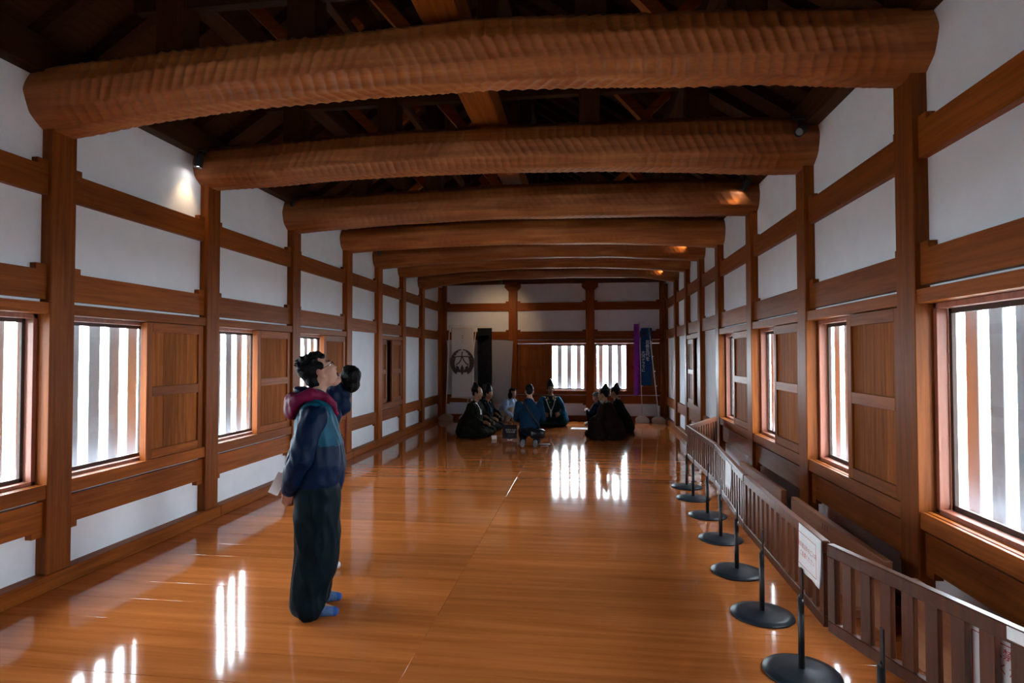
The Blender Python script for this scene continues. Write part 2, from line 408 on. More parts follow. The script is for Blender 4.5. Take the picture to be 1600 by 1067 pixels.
# ------------------------------------------------------------------ roof
RX, RZ = -.995, 6.15                      # ridge line
EZ = 4.10                                 # rafter underside at the wall
def roof_z(x): return EZ + (RZ - EZ) * (1 - abs(x - RX) / (A - .995 + .09))
bm = bmesh.new()
for sg in (-1, 1):
    xe = RX + sg * 3.55
    ze = roof_z(xe)
    pts = [(xe, ze + .11), (RX, RZ + .11), (RX, RZ + .16), (xe, ze + .16)]
    bm_prism(bm, pts, 'y', YN - .4, YB + .6)
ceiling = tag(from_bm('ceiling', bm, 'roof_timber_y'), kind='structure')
for sg in (-1, 1):
    me = None; yy = .18
    while yy < YB + .4:
        xe = RX + sg * 3.5
        if me is None:
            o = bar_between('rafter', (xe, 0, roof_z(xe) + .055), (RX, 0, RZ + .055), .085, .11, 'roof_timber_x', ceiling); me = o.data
        else:
            o = bpy.data.objects.new('rafter', me); COL.objects.link(o); o.parent = ceiling
        o.location.y = yy
        yy += .4545
    wa = A if sg < 0 else B
    X = lambda d: sg * (wa + d)
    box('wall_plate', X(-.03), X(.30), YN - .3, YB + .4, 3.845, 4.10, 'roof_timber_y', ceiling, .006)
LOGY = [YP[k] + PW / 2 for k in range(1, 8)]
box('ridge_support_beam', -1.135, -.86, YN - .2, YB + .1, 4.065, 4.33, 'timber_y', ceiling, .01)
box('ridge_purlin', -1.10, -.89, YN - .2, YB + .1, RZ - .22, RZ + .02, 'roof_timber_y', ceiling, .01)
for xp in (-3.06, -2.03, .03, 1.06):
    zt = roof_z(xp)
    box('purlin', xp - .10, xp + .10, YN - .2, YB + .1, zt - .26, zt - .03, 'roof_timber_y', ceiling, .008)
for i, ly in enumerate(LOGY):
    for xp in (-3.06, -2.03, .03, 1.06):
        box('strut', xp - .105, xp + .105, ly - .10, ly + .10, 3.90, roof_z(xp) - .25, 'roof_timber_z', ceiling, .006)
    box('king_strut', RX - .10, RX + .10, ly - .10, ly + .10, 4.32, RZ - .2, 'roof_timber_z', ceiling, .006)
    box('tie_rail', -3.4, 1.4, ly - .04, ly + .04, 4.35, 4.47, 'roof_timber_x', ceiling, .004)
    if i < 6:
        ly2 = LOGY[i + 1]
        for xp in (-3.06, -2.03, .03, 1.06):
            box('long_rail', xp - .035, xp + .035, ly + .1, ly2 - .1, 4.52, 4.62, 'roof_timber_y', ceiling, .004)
        for xp, dx in ((-2.55, .8), (-1.5, .7), (.5, .75)):
            bar_between('brace', (xp - dx / 2, ly + .55, 4.86), (xp + dx / 2, ly + .62, 4.05), .09, .10, 'timber_x', ceiling)
            bar_between('brace', (xp + dx / 2 + .1, ly + 1.05, 4.80), (xp - dx / 2 + .1, ly + 1.0, 4.10), .07, .09, 'timber_x', ceiling)

# ------------------------------------------------------------------ the adze-carved logs
LOGP = [  # (x, z centre, radius) per log, measured along the span
    [(-4.09, 3.70, .262), (-3.88, 3.719, .262), (-3.2, 3.779, .247), (-2.43, 3.825, .236), (-1.2, 3.845, .231), (-.5, 3.846, .236), (.3, 3.824, .240), (1.09, 3.791, .244), (1.6, 3.750, .240), (2.10, 3.71, .236)],
    [(-4.09, 3.755, .222), (-3.53, 3.781, .229), (-2.19, 3.832, .232), (-1.1, 3.842, .235), (-.1, 3.825, .243), (.83, 3.80, .257), (1.76, 3.752, .270), (2.10, 3.74, .265)],
    [(-4.09, 3.685, .245), (-3.33, 3.725, .236), (-1.85, 3.770, .225), (-.14, 3.777, .238), (1.57, 3.745, .235), (2.10, 3.715, .22)],
    [(-4.09, 3.70, .215), (-2.6, 3.755, .215), (-1.2, 3.770, .218), (.5, 3.745, .23), (2.10, 3.66, .237)],
    [(-4.09, 3.64, .22), (-2.6, 3.72, .20), (-1.0, 3.77, .20), (.6, 3.74, .20), (2.10, 3.66, .21)],
    [(-4.09, 3.66, .22), (-2.4, 3.77, .21), (-1.0, 3.80, .20), (.7, 3.76, .20), (2.10, 3.67, .21)],
    [(-4.09, 3.56, .22), (-3.07, 3.69, .19), (-1.8, 3.74, .17), (1.2, 3.72, .17), (2.10, 3.62, .19)],
]
def interp(tab, x):
    xs = [t[0] for t in tab]
    n = len(tab)
    for i in range(n - 1):
        if x <= xs[i + 1] or i == n - 2:
            t = (x - xs[i]) / (xs[i + 1] - xs[i]); t = min(1, max(0, t))
            p0 = tab[max(0, i - 1)]; p1 = tab[i]; p2 = tab[i + 1]; p3 = tab[min(n - 1, i + 2)]
            res = []
            for k in (1, 2):
                m1 = (p2[k] - p0[k]) / (p2[0] - p0[0]) * (p2[0] - p1[0]); m2 = (p3[k] - p1[k]) / (p3[0] - p1[0]) * (p2[0] - p1[0])
                res.append((2 * t**3 - 3 * t**2 + 1) * p1[k] + (t**3 - 2 * t**2 + t) * m1 + (-2 * t**3 + 3 * t**2) * p2[k] + (t**3 - t**2) * m2)
            return res
ORD = ['seventh', 'sixth', 'fifth', 'fourth', 'third', 'second', 'first']
for li, tab in enumerate(LOGP):
    near = li < 3
    strips = 10; per = 12 if near else 6
    nv = strips * per; nu = 760 if li < 2 else (560 if li == 2 else 260)
    x0, x1 = tab[0][0], tab[-1][0]
    ly = LOGY[li]
    rnd = random.Random(li)
    phs = [rnd.random() for _ in range(strips)]; sl = [(1 if k % 4 == 1 else -1) * rnd.uniform(.7, 1.2) if k % 2 else rnd.uniform(-.25, .25) for k in range(strips)]
    perd = [rnd.uniform(.078, .10) for _ in range(strips)]
    amp = (.017, .012, .008)[li] if li < 3 else .008
    verts = []; faces = []
    for i in range(nu + 1):
        x = x0 + (x1 - x0) * i / nu
        zc, r = interp(tab, x)
        yw = .025 * noise.noise(Vector((x * .5, li * 7.3, 0)))
        fade = min(1, (x - x0 - .05) / .5, (x1 - .05 - x) / .5); fade = max(.15, fade)
        for j in range(nv):
            th = 2 * PI * j / nv
            k = j // per; t = ((j % per) + .5) / per * 2 - 1
            k2 = k
            sgn = 1 if x < RX + .4 * math.sin(li + k) else -1
            fr = (x / perd[k2] + sgn * sl[k2] * t * .5 + phs[k2]) % 1.0
            cup = 1 - (2 * fr - 1) ** 2
            d = amp * fade * cup * (.55 + .45 * (1 - t * t)) + .007 * (1 - t * t)
            lump = .012 * noise.noise(Vector((x * 1.3, math.cos(th) * .9, math.sin(th) * .9 + li * 3)))
            rr = r - d + lump
            sq = 1.0 + .03 * math.cos(2 * th)
            verts.append((x, ly + yw + rr * math.cos(th) * sq, zc + rr * math.sin(th)))
    for i in range(nu):
        for j in range(nv):
            a = i * nv + j; b_ = i * nv + (j + 1) % nv
            faces.append((a, b_, b_ + nv, a + nv))
    faces.append(tuple(range(nv))[::-1]); faces.append(tuple(range(nu * nv, nu * nv + nv)))
    me = bpy.data.meshes.new('log_beam'); me.from_pydata(verts, [], faces); me.update()
    o = link('log_beam', me, 'log_wood', None, True)
    tag(o, 'huge bowed log tie beam with scalloped adze marks, %s from the banner wall' % ORD[li], 'beam', 'carved log tie beams across the hall')

# ------------------------------------------------------------------ spotlights on the log ends
def spotlight(label, pos, aim, power, lit=True, wallside=1):
    pos = Vector(pos); d = (Vector(aim) - pos).normalized()
    r = empty('spotlight', pos); tag(r, label, 'lamp', 'small black spotlights at the log ends')
    q = d.to_track_quat('Z', 'Y').to_matrix().to_4x4()
    bm = bmesh.new(); bm_lathe(bm, [(0, -.075), (.030, -.075), (.038, -.06), (.041, .05), (.044, .06), (.044, .075), (.036, .075), (.034, .05), (0, .05)], 28)
    bmesh.ops.transform(bm, matrix=q, verts=bm.verts); from_bm('housing', bm, 'black_metal', r, True)
    bm = bmesh.new(); bm_lathe(bm, [(0, .056), (.033, .056), (.033, .052), (0, .052)], 24)
    bmesh.ops.transform(bm, matrix=q, verts=bm.verts); from_bm('lens', bm, 'lamp_lens' if lit else 'lamp_lens_off', r)
    bm = bmesh.new(); bm_box(bm, -.012, .012, -.012, .012, 0, .11); bm_box(bm, -.05, .05, -.035, .035, .10, .125, .004)
    bmesh.ops.translate(bm, verts=bm.verts, vec=(wallside * .015, .02, 0)); from_bm('bracket', bm, 'black_metal', r)
    if power:
        l = bpy.data.lights.new('bulb', 'SPOT'); l.energy = power; l.color = (1.0, .66, .34); l.spot_size = math.radians(84); l.spot_blend = 1.0; l.shadow_soft_size = .03
        lo = bpy.data.objects.new('bulb', l); COL.objects.link(lo); lo.parent = r
        lo.matrix_local = (d.to_track_quat('-Z', 'Y').to_matrix().to_4x4()); lo.location = d * .115
plain('lamp_lens', (.9, .9, .9), .3, emit=((1.0, .95, .88), 18.0))
plain('lamp_lens_off', (.25, .27, .30), .08)
SP = 5
spotlight('lit black spotlight on the log end nearest the standing man', (-3.96, 5.50, 3.76), (-4.10, 5.38, 2.6), SP * .8)
spotlight('black spotlight high on the wall past the standing man, lens turned away', (-3.96, 7.44, 3.78), (-4.10, 8.1, 2.9), SP * .5, False)
spotlight('small black spotlight on the third log from the banner wall, opposite the barrier', (-3.95, 10.72, 3.72), (-4.08, 11.25, 2.9), SP * .55, False)
spotlight('unlit black spotlight tilted inward above the barrier, sixth log from the banners', (1.93, 5.52, 3.78), (1.65, 5.2, 3.55), 0, False, -1)
spotlight('lit black spotlight above the barrier, on the fifth log from the banner wall', (1.90, 7.28, 3.80), (1.72, 7.45, 3.45), SP * .35, True, -1)
spotlight('black spotlight lighting the third log from the banner wall, above the barrier side', (1.86, 10.60, 3.82), (1.55, 10.80, 3.60), SP * .5, False, -1)
spotlight('black spotlight lighting the end of the log closest to the banners', (1.84, 13.70, 3.74), (1.5, 13.8, 3.60), SP * .5, False, -1)
spotlight('black spotlight behind the last log, shining on the white banner', (-2.12, 14.20, 3.58), (-2.45, 15.93, 2.50), SP * 2.6, False, 1)

# ================================================================== barrier along the windows
plain('paper', (.80, .80, .80), .7, noise_amt=.02)
plain('red_ink', (.45, .02, .03), .6)
plain('grey_ink', (.16, .16, .17), .6)
def text_bm(body, size, spacing=1.0):
    cu = bpy.data.curves.new('lettering', 'FONT'); cu.body = body; cu.size = size; cu.align_x = 'CENTER'; cu.align_y = 'CENTER'; cu.space_line = spacing; cu.resolution_u = 3
    o = bpy.data.objects.new('lettering', cu); COL.objects.link(o)
    dg = bpy.context.evaluated_depsgraph_get(); me = bpy.data.meshes.new_from_object(o.evaluated_get(dg))
    bm = bmesh.new(); bm.from_mesh(me)
    bpy.data.objects.remove(o); bpy.data.curves.remove(cu); bpy.data.meshes.remove(me)
    return bm
def lettering(body, size, mat, parent, mtx, spacing=1.0, name='lettering'):
    bm = text_bm(body, size, spacing); bmesh.ops.transform(bm, matrix=mtx, verts=bm.verts)
    me = bpy.data.meshes.new(name); bm.to_mesh(me); bm.free()
    return link(name, me, mat, parent)
FZ0, FZ1 = .362, .800
def barrier_panel(p0, p1, label):
    p0 = Vector(p0); p1 = Vector(p1); L_ = (p1 - p0).length
    r = empty('slatted_barrier', (p0.x, p0.y, 0), math.atan2(p1.y - p0.y, p1.x - p0.x))
    tag(r, label, 'barrier', 'slatted wooden barrier panels')
    g = .006
    box('top_rail', g, L_ - g, -.020, .020, FZ1 - .062, FZ1, 'barrier_wood', r, .004)
    box('bottom_rail', g, L_ - g, -.018, .018, FZ0, FZ0 + .058, 'barrier_wood', r, .004)
    for x in (g, L_ - g - .05): box('stile', x, x + .05, -.017, .017, FZ0 + .058, FZ1 - .062, 'barrier_wood', r, .003)
    n = max(3, round((L_ - .16) / .112)); pit = (L_ - .112) / (n + .42)
    for i in range(n):
        x = .056 + .045 + i * pit
        box('slat', x, x + .060, -.013, .013, FZ0 + .058, FZ1 - .062, 'barrier_wood', r, .002)
    return r
PANELS = [((1.205, 3.150), (1.707, 1.568), 'slatted wooden barrier angled towards the wall, past the bordered red notice'),
          ((1.237, 4.835), (1.203, 3.178), 'slatted wooden barrier panel with the bordered red notice hung on it'),
          ((1.360, 6.498), (1.238, 4.845), 'slatted wooden barrier panel with a blank white sheet, between two plain panels'),
          ((1.347, 8.165), (1.362, 6.508), 'plain slatted wooden barrier panel meeting the return panel at the corner'),
          ((1.352, 8.180), (1.955, 9.32), 'slatted wooden return panel running from the row to the window wall')]
PR = [barrier_panel(*p) for p in PANELS]
def stand(x, y, label, yaw=0):
    r = empty('barrier_stand', (x, y, 0), yaw); tag(r, label, 'stand', 'black round-based barrier stands')
    bm = bmesh.new(); bm_lathe(bm, [(0, .001), (.198, .001), (.202, .006), (.200, .012), (.15, .022), (.06, .030), (.032, .034), (0, .034)], 48); from_bm('base', bm, 'black_base', r, True)
    bm = bmesh.new(); bm_cyl(bm, (0, 0, .03), (0, 0, .41), .0165, n=20); bm_cyl(bm, (0, 0, .41), (.004, 0, .432), .0165, .008, n=20); from_bm('pole', bm, 'black_metal', r, True)
    box('fixing_bar', .002, .010, -.014, .014, .40, .575, 'black_metal', r, .001)
STANDS = [(1.295, 8.00, 'black round-based stand beside the corner of the barrier row'),
          (1.268, 7.373, 'black round-based stand, second from the barrier corner'),
          (1.285, 6.60, 'black round-based stand, third from the barrier corner'),
          (1.245, 5.783, 'black round-based stand in front of the blank white sheet'),
          (1.185, 4.934, 'black round-based stand at the joint next to the noticed panel'),
          (1.158, 4.149, 'black round-based stand under the middle of the noticed panel'),
          (1.158, 3.42, 'black round-based stand just below the bordered red notice'),
          (1.245, 2.72, 'black round-based stand at the angled end panel')]
for x, y, lb in STANDS: stand(x, y, lb)
# notices
def sheet(name, label, cat, origin, xdir, w_, h_, lines, border=True, mat='paper', curl=.012):
    """thin sheet hanging from origin (top-left), width along xdir"""
    r = empty(name, origin, math.atan2(xdir[1], xdir[0])); tag(r, label, cat)
    bm = bmesh.new(); nx, nz = 8, 8; V = {}
    for k, t in ((0, 0), (1, .0012)):
        for i in range(nx + 1):
            for j in range(nz + 1):
                u, v = i / nx, j / nz
                V[k, i, j] = bm.verts.new((u * w_, -(t + curl * v * v * (0.4 + .6 * math.sin(u * 5) ** 2)), -v * h_))
    for i in range(nx):
        for j in range(nz):
            bm.faces.new((V[0, i, j], V[0, i + 1, j], V[0, i + 1, j + 1], V[0, i, j + 1])); bm.faces.new((V[1, i, j], V[1, i, j + 1], V[1, i + 1, j + 1], V[1, i + 1, j]))
    for i in range(nx):
        bm.faces.new((V[0, i, 0], V[1, i, 0], V[1, i + 1, 0], V[0, i + 1, 0])); bm.faces.new((V[0, i, nz], V[0, i + 1, nz], V[1, i + 1, nz], V[1, i, nz]))
    for j in range(nz):
        bm.faces.new((V[0, 0, j], V[0, 0, j + 1], V[1, 0, j + 1], V[1, 0, j])); bm.faces.new((V[0, nx, j], V[1, nx, j], V[1, nx, j + 1], V[0, nx, j + 1]))
    from_bm('paper_sheet', bm, mat, r, True)
    off = -(curl + .003)
    rot = Matrix.Rotation(PI / 2, 4, 'X')
    for (txt, sz, zz, m_) in lines:
        lettering(txt, sz, m_, r, Matrix.Translation((w_ / 2, off, -zz)) @ rot)
    if border:
        for (a, c, e, f) in ((.03, w_ - .03, -.035, -.032), (.03, w_ - .03, -h_ + .035, -h_ + .038), (.03, .0325, -h_ + .035, -.032), (w_ - .0325, w_ - .03, -h_ + .035, -.032)):
            box('border_line', a, c, off - .0006, off, e, f, 'red_ink', r, 0)
    return r
# notice on the second panel (camera side, facing the room)
dB = (Vector((1.203, 3.178, 0)) - Vector((1.237, 4.835, 0))).normalized()
nB = Vector((dB.y, -dB.x, 0))
o = Vector((1.203, 3.178, 0)) - dB * .345 + nB * .0215
sheet('notice_sheet', 'white bordered notice with two lines of red writing on the barrier', 'notice', (o.x, o.y, .797), dB, .335, .245,
      [('関係者以外のご入場', .032, .10, 'red_ink'), ('ご遠慮ください', .032, .145, 'red_ink')])
dC = (Vector((1.238, 4.845, 0)) - Vector((1.360, 6.498, 0))).normalized(); nC = Vector((dC.y, -dC.x, 0))
o = Vector((1.360, 6.498, 0)) + dC * .80 + nC * .0215
sheet('blank_sheet', 'blank white paper sheet hung on the middle of the barrier row', 'sheet', (o.x, o.y, .772), dC, .30, .235, [], False)
dA = (Vector((1.707, 1.568, 0)) - Vector((1.205, 3.150, 0))).normalized(); nA = Vector((dA.y, -dA.x, 0))
o = Vector((1.205, 3.150, 0)) + dA * .70 - nA * .034
sheet('notice_sheet', 'white notice with red writing seen through the barrier slats', 'notice', (o.x, o.y, .735), dA, .42, .30,
      [('立入禁止ご遠慮', .042, .07, 'red_ink'), ('ください', .042, .125, 'red_ink')], True, curl=.004)
o = Vector((1.205, 3.150, 0)) + dA * .905 + nA * .0215
sheet('paper_label', 'small cream label with faint print on the top rail', 'label', (o.x, o.y, .797), dA, .24, .045, [('さわらないで', .018, .022, 'grey_ink')], False, curl=.001)
# low boards standing between the posts behind the barrier
for (y0, y1, lb) in ((5.87, 7.40, 'low wooden board by the wall behind the barrier with the blank sheet'), (3.93, 5.60, 'low wooden board with three small slots behind the red notice'), (2.05, 3.66, 'low wooden board behind the angled end barrier panel')):
    r = empty('low_board', (1.85, y0, 0)); tag(r, lb, 'board', 'low boards behind the barrier')
    box('board', -.027, .027, 0, y1 - y0, .001, .465, 'board_wood', r, .005)
    box('foot', -.09, .09, .25, .29, .0005, .06, 'board_wood', r, .004); box('foot', -.09, .09, y1 - y0 - .29, y1 - y0 - .25, .0005, .06, 'board_wood', r, .004)
    if y0 == 3.93:
        for k in range(3): box('slot', -.0285, -.026, .86 + k * .045, .868 + k * .045, .385, .43, 'dark_sash', r, 0)

# ================================================================== figures
plain('skin', (.33, .165, .115), .55, noise_amt=.08, nscale=20)
plain('mannequin_skin', (.27, .14, .085), .5, noise_amt=.05)
plain('black_hair', (.003, .0028, .0032), .5, noise_amt=.4, nscale=60, bump=.6, bscale=90)
plain('navy_shell', (.0013, .0065, .023), .5, noise_amt=.2, bump=.25, bscale=22)
plain('teal_shell', (.002, .038, .066), .5, noise_amt=.15, bump=.25, bscale=22)
plain('magenta_shell', (.095, .004, .023), .55, noise_amt=.2, bump=.25, bscale=22)
plain('dark_trousers', (.0012, .0055, .0085), .5, noise_amt=.2, bump=.3, bscale=14)
plain('blue_sock', (.055, .10, .20), .85, noise_amt=.25, nscale=60)
plain('blue_sock_toe', (.02, .06, .22), .85)
plain('mouth_dark', (.05, .012, .012), .6)
plain('white_cloth', (.62, .62, .64), .8, noise_amt=.05)
plain('green_robe', (.009, .011, .006), .9, noise_amt=.2)
plain('black_robe', (.006, .006, .007), .9, noise_amt=.2)
plain('brown_robe', (.014, .008, .006), .9, noise_amt=.2)
plain('teal_robe', (.006, .095, .17), .7, noise_amt=.2, nscale=6)
plain('dark_teal_robe', (.006, .030, .042), .8, noise_amt=.2)
plain('mustard_cloth', (.36, .21, .018), .8)
plain('lacquer_black', (.006, .007, .010), .28, noise_amt=.1)
plain('shirt_blue', (.24, .33, .48), .8, noise_amt=.35, nscale=14)
plain('cardigan', (.38, .36, .33), .85)
plain('beige_trousers', (.40, .31, .24), .85)
plain('navy_sweat', (.004, .020, .048), .85, noise_amt=.15)
plain('grey_shoe', (.16, .17, .19), .7, noise_amt=.2)
plain('grey_knit', (.10, .105, .115), .9, noise_amt=.3, nscale=50)
plain('blue_jacket', (.006, .02, .045), .7, noise_amt=.3)

def ell(bm, c, r, rot=None, seg=20, M=None):
    m = Matrix.Translation(c) @ (rot.to_matrix().to_4x4() if rot is not None else Matrix()) @ Matrix.Diagonal((r[0], r[1], r[2], 1))
    if M is not None: m = M @ m
    bmesh.ops.create_uvsphere(bm, u_segments=seg, v_segments=max(8, seg * 2 // 3), radius=1, matrix=m)
def tube(bm, pts, n=18, M=None):
    """pts (x,y,z,r) or (x,y,z,ra,rb): ra towards local x, rb sideways; rounded ends"""
    P = [Vector(p[:3]) for p in pts]; rings = []
    for i, p in enumerate(pts):
        t = (P[min(i + 1, len(P) - 1)] - P[max(i - 1, 0)]).normalized()
        ref = Vector((1, 0, 0)) if abs(t.x) < .85 else Vector((0, 0, 1))
        n1 = (ref - t * ref.dot(t)).normalized(); n2 = t.cross(n1)
        ra, rb = p[3], p[4] if len(p) > 4 else p[3]
        rings.append((P[i], t, n1, n2, ra, rb))
    seq = []
    c0 = rings[0]; c1 = rings[-1]
    for f in (.97, .75, .4): seq.append((c0[0] - c0[1] * min(c0[4], c0[5]) * f * .9, c0[2], c0[3], c0[4] * math.sqrt(1 - f * f), c0[5] * math.sqrt(1 - f * f)))
    for (p, t, a, b_, ra, rb) in rings: seq.append((p, a, b_, ra, rb))
    for f in (.4, .75, .97): seq.append((c1[0] + c1[1] * min(c1[4], c1[5]) * f * .9, c1[2], c1[3], c1[4] * math.sqrt(1 - f * f), c1[5] * math.sqrt(1 - f * f)))
    vr = []
    for (p, a, b_, ra, rb) in seq:
        row = []
        for k in range(n):
            th = 2 * PI * k / n; q = p + a * ra * math.cos(th) + b_ * rb * math.sin(th)
            row.append(bm.verts.new(M @ q if M is not None else q))
        vr.append(row)
    for a, b_ in zip(vr, vr[1:]):
        for k in range(n): bm.faces.new((a[k], a[(k + 1) % n], b_[(k + 1) % n], b_[k]))
    bm.faces.new(vr[0][::-1]); bm.faces.new(vr[-1])
def blob(name, bm, mats, parent, voxel=.012, it=4, fac=.5, pick=None, wrinkle=0, wscale=9, extra=None):
    bmesh.ops.recalc_face_normals(bm, faces=bm.faces)
    me = bpy.data.meshes.new(name); bm.to_mesh(me); bm.free()
    t = bpy.data.objects.new(name, me); COL.objects.link(t)
    md = t.modifiers.new('r', 'REMESH'); md.mode = 'VOXEL'; md.voxel_size = voxel; md.adaptivity = 0
    if it:
        sm = t.modifiers.new('s', 'SMOOTH'); sm.iterations = it; sm.factor = fac
    dg = bpy.context.evaluated_depsgraph_get()
    out = bpy.data.meshes.new_from_object(t.evaluated_get(dg)); out.name = name
    bpy.data.objects.remove(t); bpy.data.meshes.remove(me)
    if wrinkle:
        nrm = [v.normal.copy() for v in out.vertices]
        for v, nn in zip(out.vertices, nrm):
            c = v.co
            w1 = noise.noise(Vector((c.x * wscale, c.y * wscale, c.z * wscale * .45))); w2 = 1 - 2 * abs(noise.noise(Vector((c.x * wscale * 1.6 + c.z * 2, c.y * wscale * 1.6, c.z * wscale * .7 + 9))))
            v.co = c + nn * wrinkle * (w1 + .7 * (w2 - .5))
    if extra is not None:
        b2 = bmesh.new(); b2.from_mesh(out); b2.from_mesh(extra); b2.to_mesh(out); b2.free()
    out.materials.clear()
    o = link(name, out, mats, parent, True)
    if pick:
        for p in out.polygons: p.material_index = pick(p.center)
    return o
def hand_shapes(bm, wrist, d, palm, side, curl=.6, s=1.0):
    """palm along d, palm faces 'palm'; side=+1/-1 puts the thumb left or right of d"""
    d = Vector(d).normalized(); palm = Vector(palm); palm = (palm - d * palm.dot(d)).normalized(); lat = d.cross(palm) * side
    w_ = Vector(wrist)
    for k in range(4):
        base = w_ + d * .012 * s + lat * (.024 - .016 * k) * s; kn = w_ + d * (.088 - .004 * abs(k - 1)) * s + lat * (.030 - .0195 * k) * s
        tube(bm, [(*base, .013 * s), (*((base + kn) / 2), .0125 * s), (*kn, .0105 * s)], 10)
        p = kn; a = .25 * curl; ln = [.040, .045, .042, .033][k] * s
        pts = [(*p, .0098 * s)]
        for q in range(3):
            dirv = d * math.cos(a) + palm * math.sin(a); p = p + dirv * ln * (1, .72, .55)[q]; pts.append((*p, (.0092, .0086, .0074)[q] * s)); a += .75 * curl
        tube(bm, pts, 10)
    b0 = w_ + d * .02 * s + lat * .022 * s; b1 = b0 + (d * .55 + lat * .75 + palm * .25).normalized() * .042 * s; b2 = b1 + (d * .85 + lat * .25 + palm * .45 * curl).normalized() * .034 * s; b3 = b2 + (d * .9 + palm * .6 * curl).normalized() * .026 * s
    tube(bm, [(*b0, .014 * s), (*b1, .0115 * s), (*b2, .0098 * s), (*b3, .008 * s)], 10)
def hands_mesh(specs, voxel=.0055):
    bm = bmesh.new()
    for sp in specs: hand_shapes(bm, *sp)
    o = blob('hand', bm, 'skin', None, voxel, 1); me = o.data; bpy.data.objects.remove(o); me.materials.clear(); return me
def head_matrix(c, pitch=0, yaw=0, s=1.0):
    return Matrix.Translation(c) @ Matrix.Rotation(yaw, 4, 'Z') @ Matrix.Rotation(-pitch, 4, 'Y') @ Matrix.Scale(s, 4)
def head_shapes(bm, HM, open_mouth=False):
    e = lambda c, r: ell(bm, c, r, M=HM)
    e((-.012, 0, .045), (.098, .076, .092)); e((.040, 0, -.03), (.056, .060, .080)); e((.005, 0, -.03), (.07, .062, .06))
    j = .022 if open_mouth else 0
    e((.048, 0, -.088 - j), (.038, .036, .026)); e((.072, 0, -.094 - j), (.020, .022, .018)); e((.02, 0, -.075 - j * .6), (.05, .052, .03))
    e((.098, 0, -.022), (.018, .014, .014)); e((.090, 0, .002), (.013, .010, .030)); e((.076, 0, .034), (.018, .052, .014))
    e((.086, 0, -.052), (.012, .024, .008)); e((.083, 0, -.068 - j * 1.3), (.012, .022, .008))
    for sg in (-1, 1): e((-.002, sg * .082, -.006), (.021, .010, .033)); e((.004, sg * .074, -.028), (.012, .010, .014)); e((.068, sg * .036, -.02), (.022, .018, .02))
def face_details(parent, HM, skin='skin', open_mouth=False, glasses=False):
    for sg in (-1, 1):
        bm = bmesh.new(); ell(bm, (.0815, sg * .031, .014), (.011, .013, .0075), M=HM); from_bm('eye', bm, 'white_cloth', parent, True)
        bm = bmesh.new(); ell(bm, (.0905, sg * .031, .014), (.004, .0062, .0062), M=HM); from_bm('iris', bm, 'black_hair', parent, True)
        bm = bmesh.new(); ell(bm, (.090, sg * .034, .036), (.006, .020, .0045), M=HM); from_bm('eyebrow', bm, 'black_hair', parent, True)
    bm = bmesh.new(); ell(bm, (.088, 0, -.072 if open_mouth else -.060), (.010, .021, .021 if open_mouth else .003), M=HM); from_bm('mouth', bm, 'mouth_dark', parent, True)
    if glasses:
        g = empty('glasses'); g.parent = parent
        for sg in (-1, 1):
            bm = bmesh.new(); n = 20
            ring = [Vector((.108, sg * .034 + .025 * math.cos(2 * PI * k / n), .012 + .019 * math.sin(2 * PI * k / n))) for k in range(n)]
            for k in range(n): bm_cyl(bm, HM @ ring[k], HM @ ring[(k + 1) % n], .0017, n=6)
            from_bm('rim', bm, 'lacquer_black', g)
            bm = bmesh.new(); bm_cyl(bm, HM @ Vector((.107, sg * .060, .016)), HM @ Vector((.0, sg * .080, .016)), .0018, n=6); from_bm('temple', bm, 'lacquer_black', g)
        bm = bmesh.new(); bm_cyl(bm, HM @ Vector((.110, -.010, .016)), HM @ Vector((.110, .010, .016)), .0017, n=6); from_bm('bridge', bm, 'lacquer_black', g)
def limb(bm, *pts):
    tube(bm, pts, 16)
def body_bm(J, HM, open_mouth=False):
    """one continuous body: torso, neck, head, arms, legs"""
    bm = bmesh.new()
    hp, ch, nk = Vector(J['hip']), Vector(J['chest']), Vector(J['neck'])
    tube(bm, [(*hp, .11, .15), (*((hp + ch) / 2), .095, .135), (*ch, .11, .165), (*nk, .06, .08)])
    hc = HM @ Vector((-.01, 0, -.04)); tube(bm, [(*nk, .06, .062), (*((nk + hc) / 2), .052, .055), (*hc, .055, .055)])
    for k in (0, 1):
        s_, e_, w_ = J['sh'][k], J['el'][k], J['wr'][k]
        tube(bm, [(nk[0], nk[1], nk[2] - .07, .035), (*s_, .052), (*((Vector(s_) + Vector(e_)) / 2), .047), (*e_, .039), (*((Vector(e_) * .6 + Vector(w_) * .4)), .038), (*w_, .025)])
        h_, k_, a_, t_ = J['lg'][k], J['kn'][k], J['an'][k], J['to'][k]
        tube(bm, [(*h_, .088), (*((Vector(h_) + Vector(k_)) / 2), .074), (*k_, .054), (*((Vector(k_) * .65 + Vector(a_) * .35)), .055), (*a_, .036)])
        tube(bm, [(*a_, .036), (*((Vector(a_) + Vector(t_)) / 2), .034), (*t_, .024)])
    head_shapes(bm, HM, open_mouth)
    return bm
def T(p, r, r2=None): return (p[0], p[1], p[2], r) if r2 is None else (p[0], p[1], p[2], r, r2)

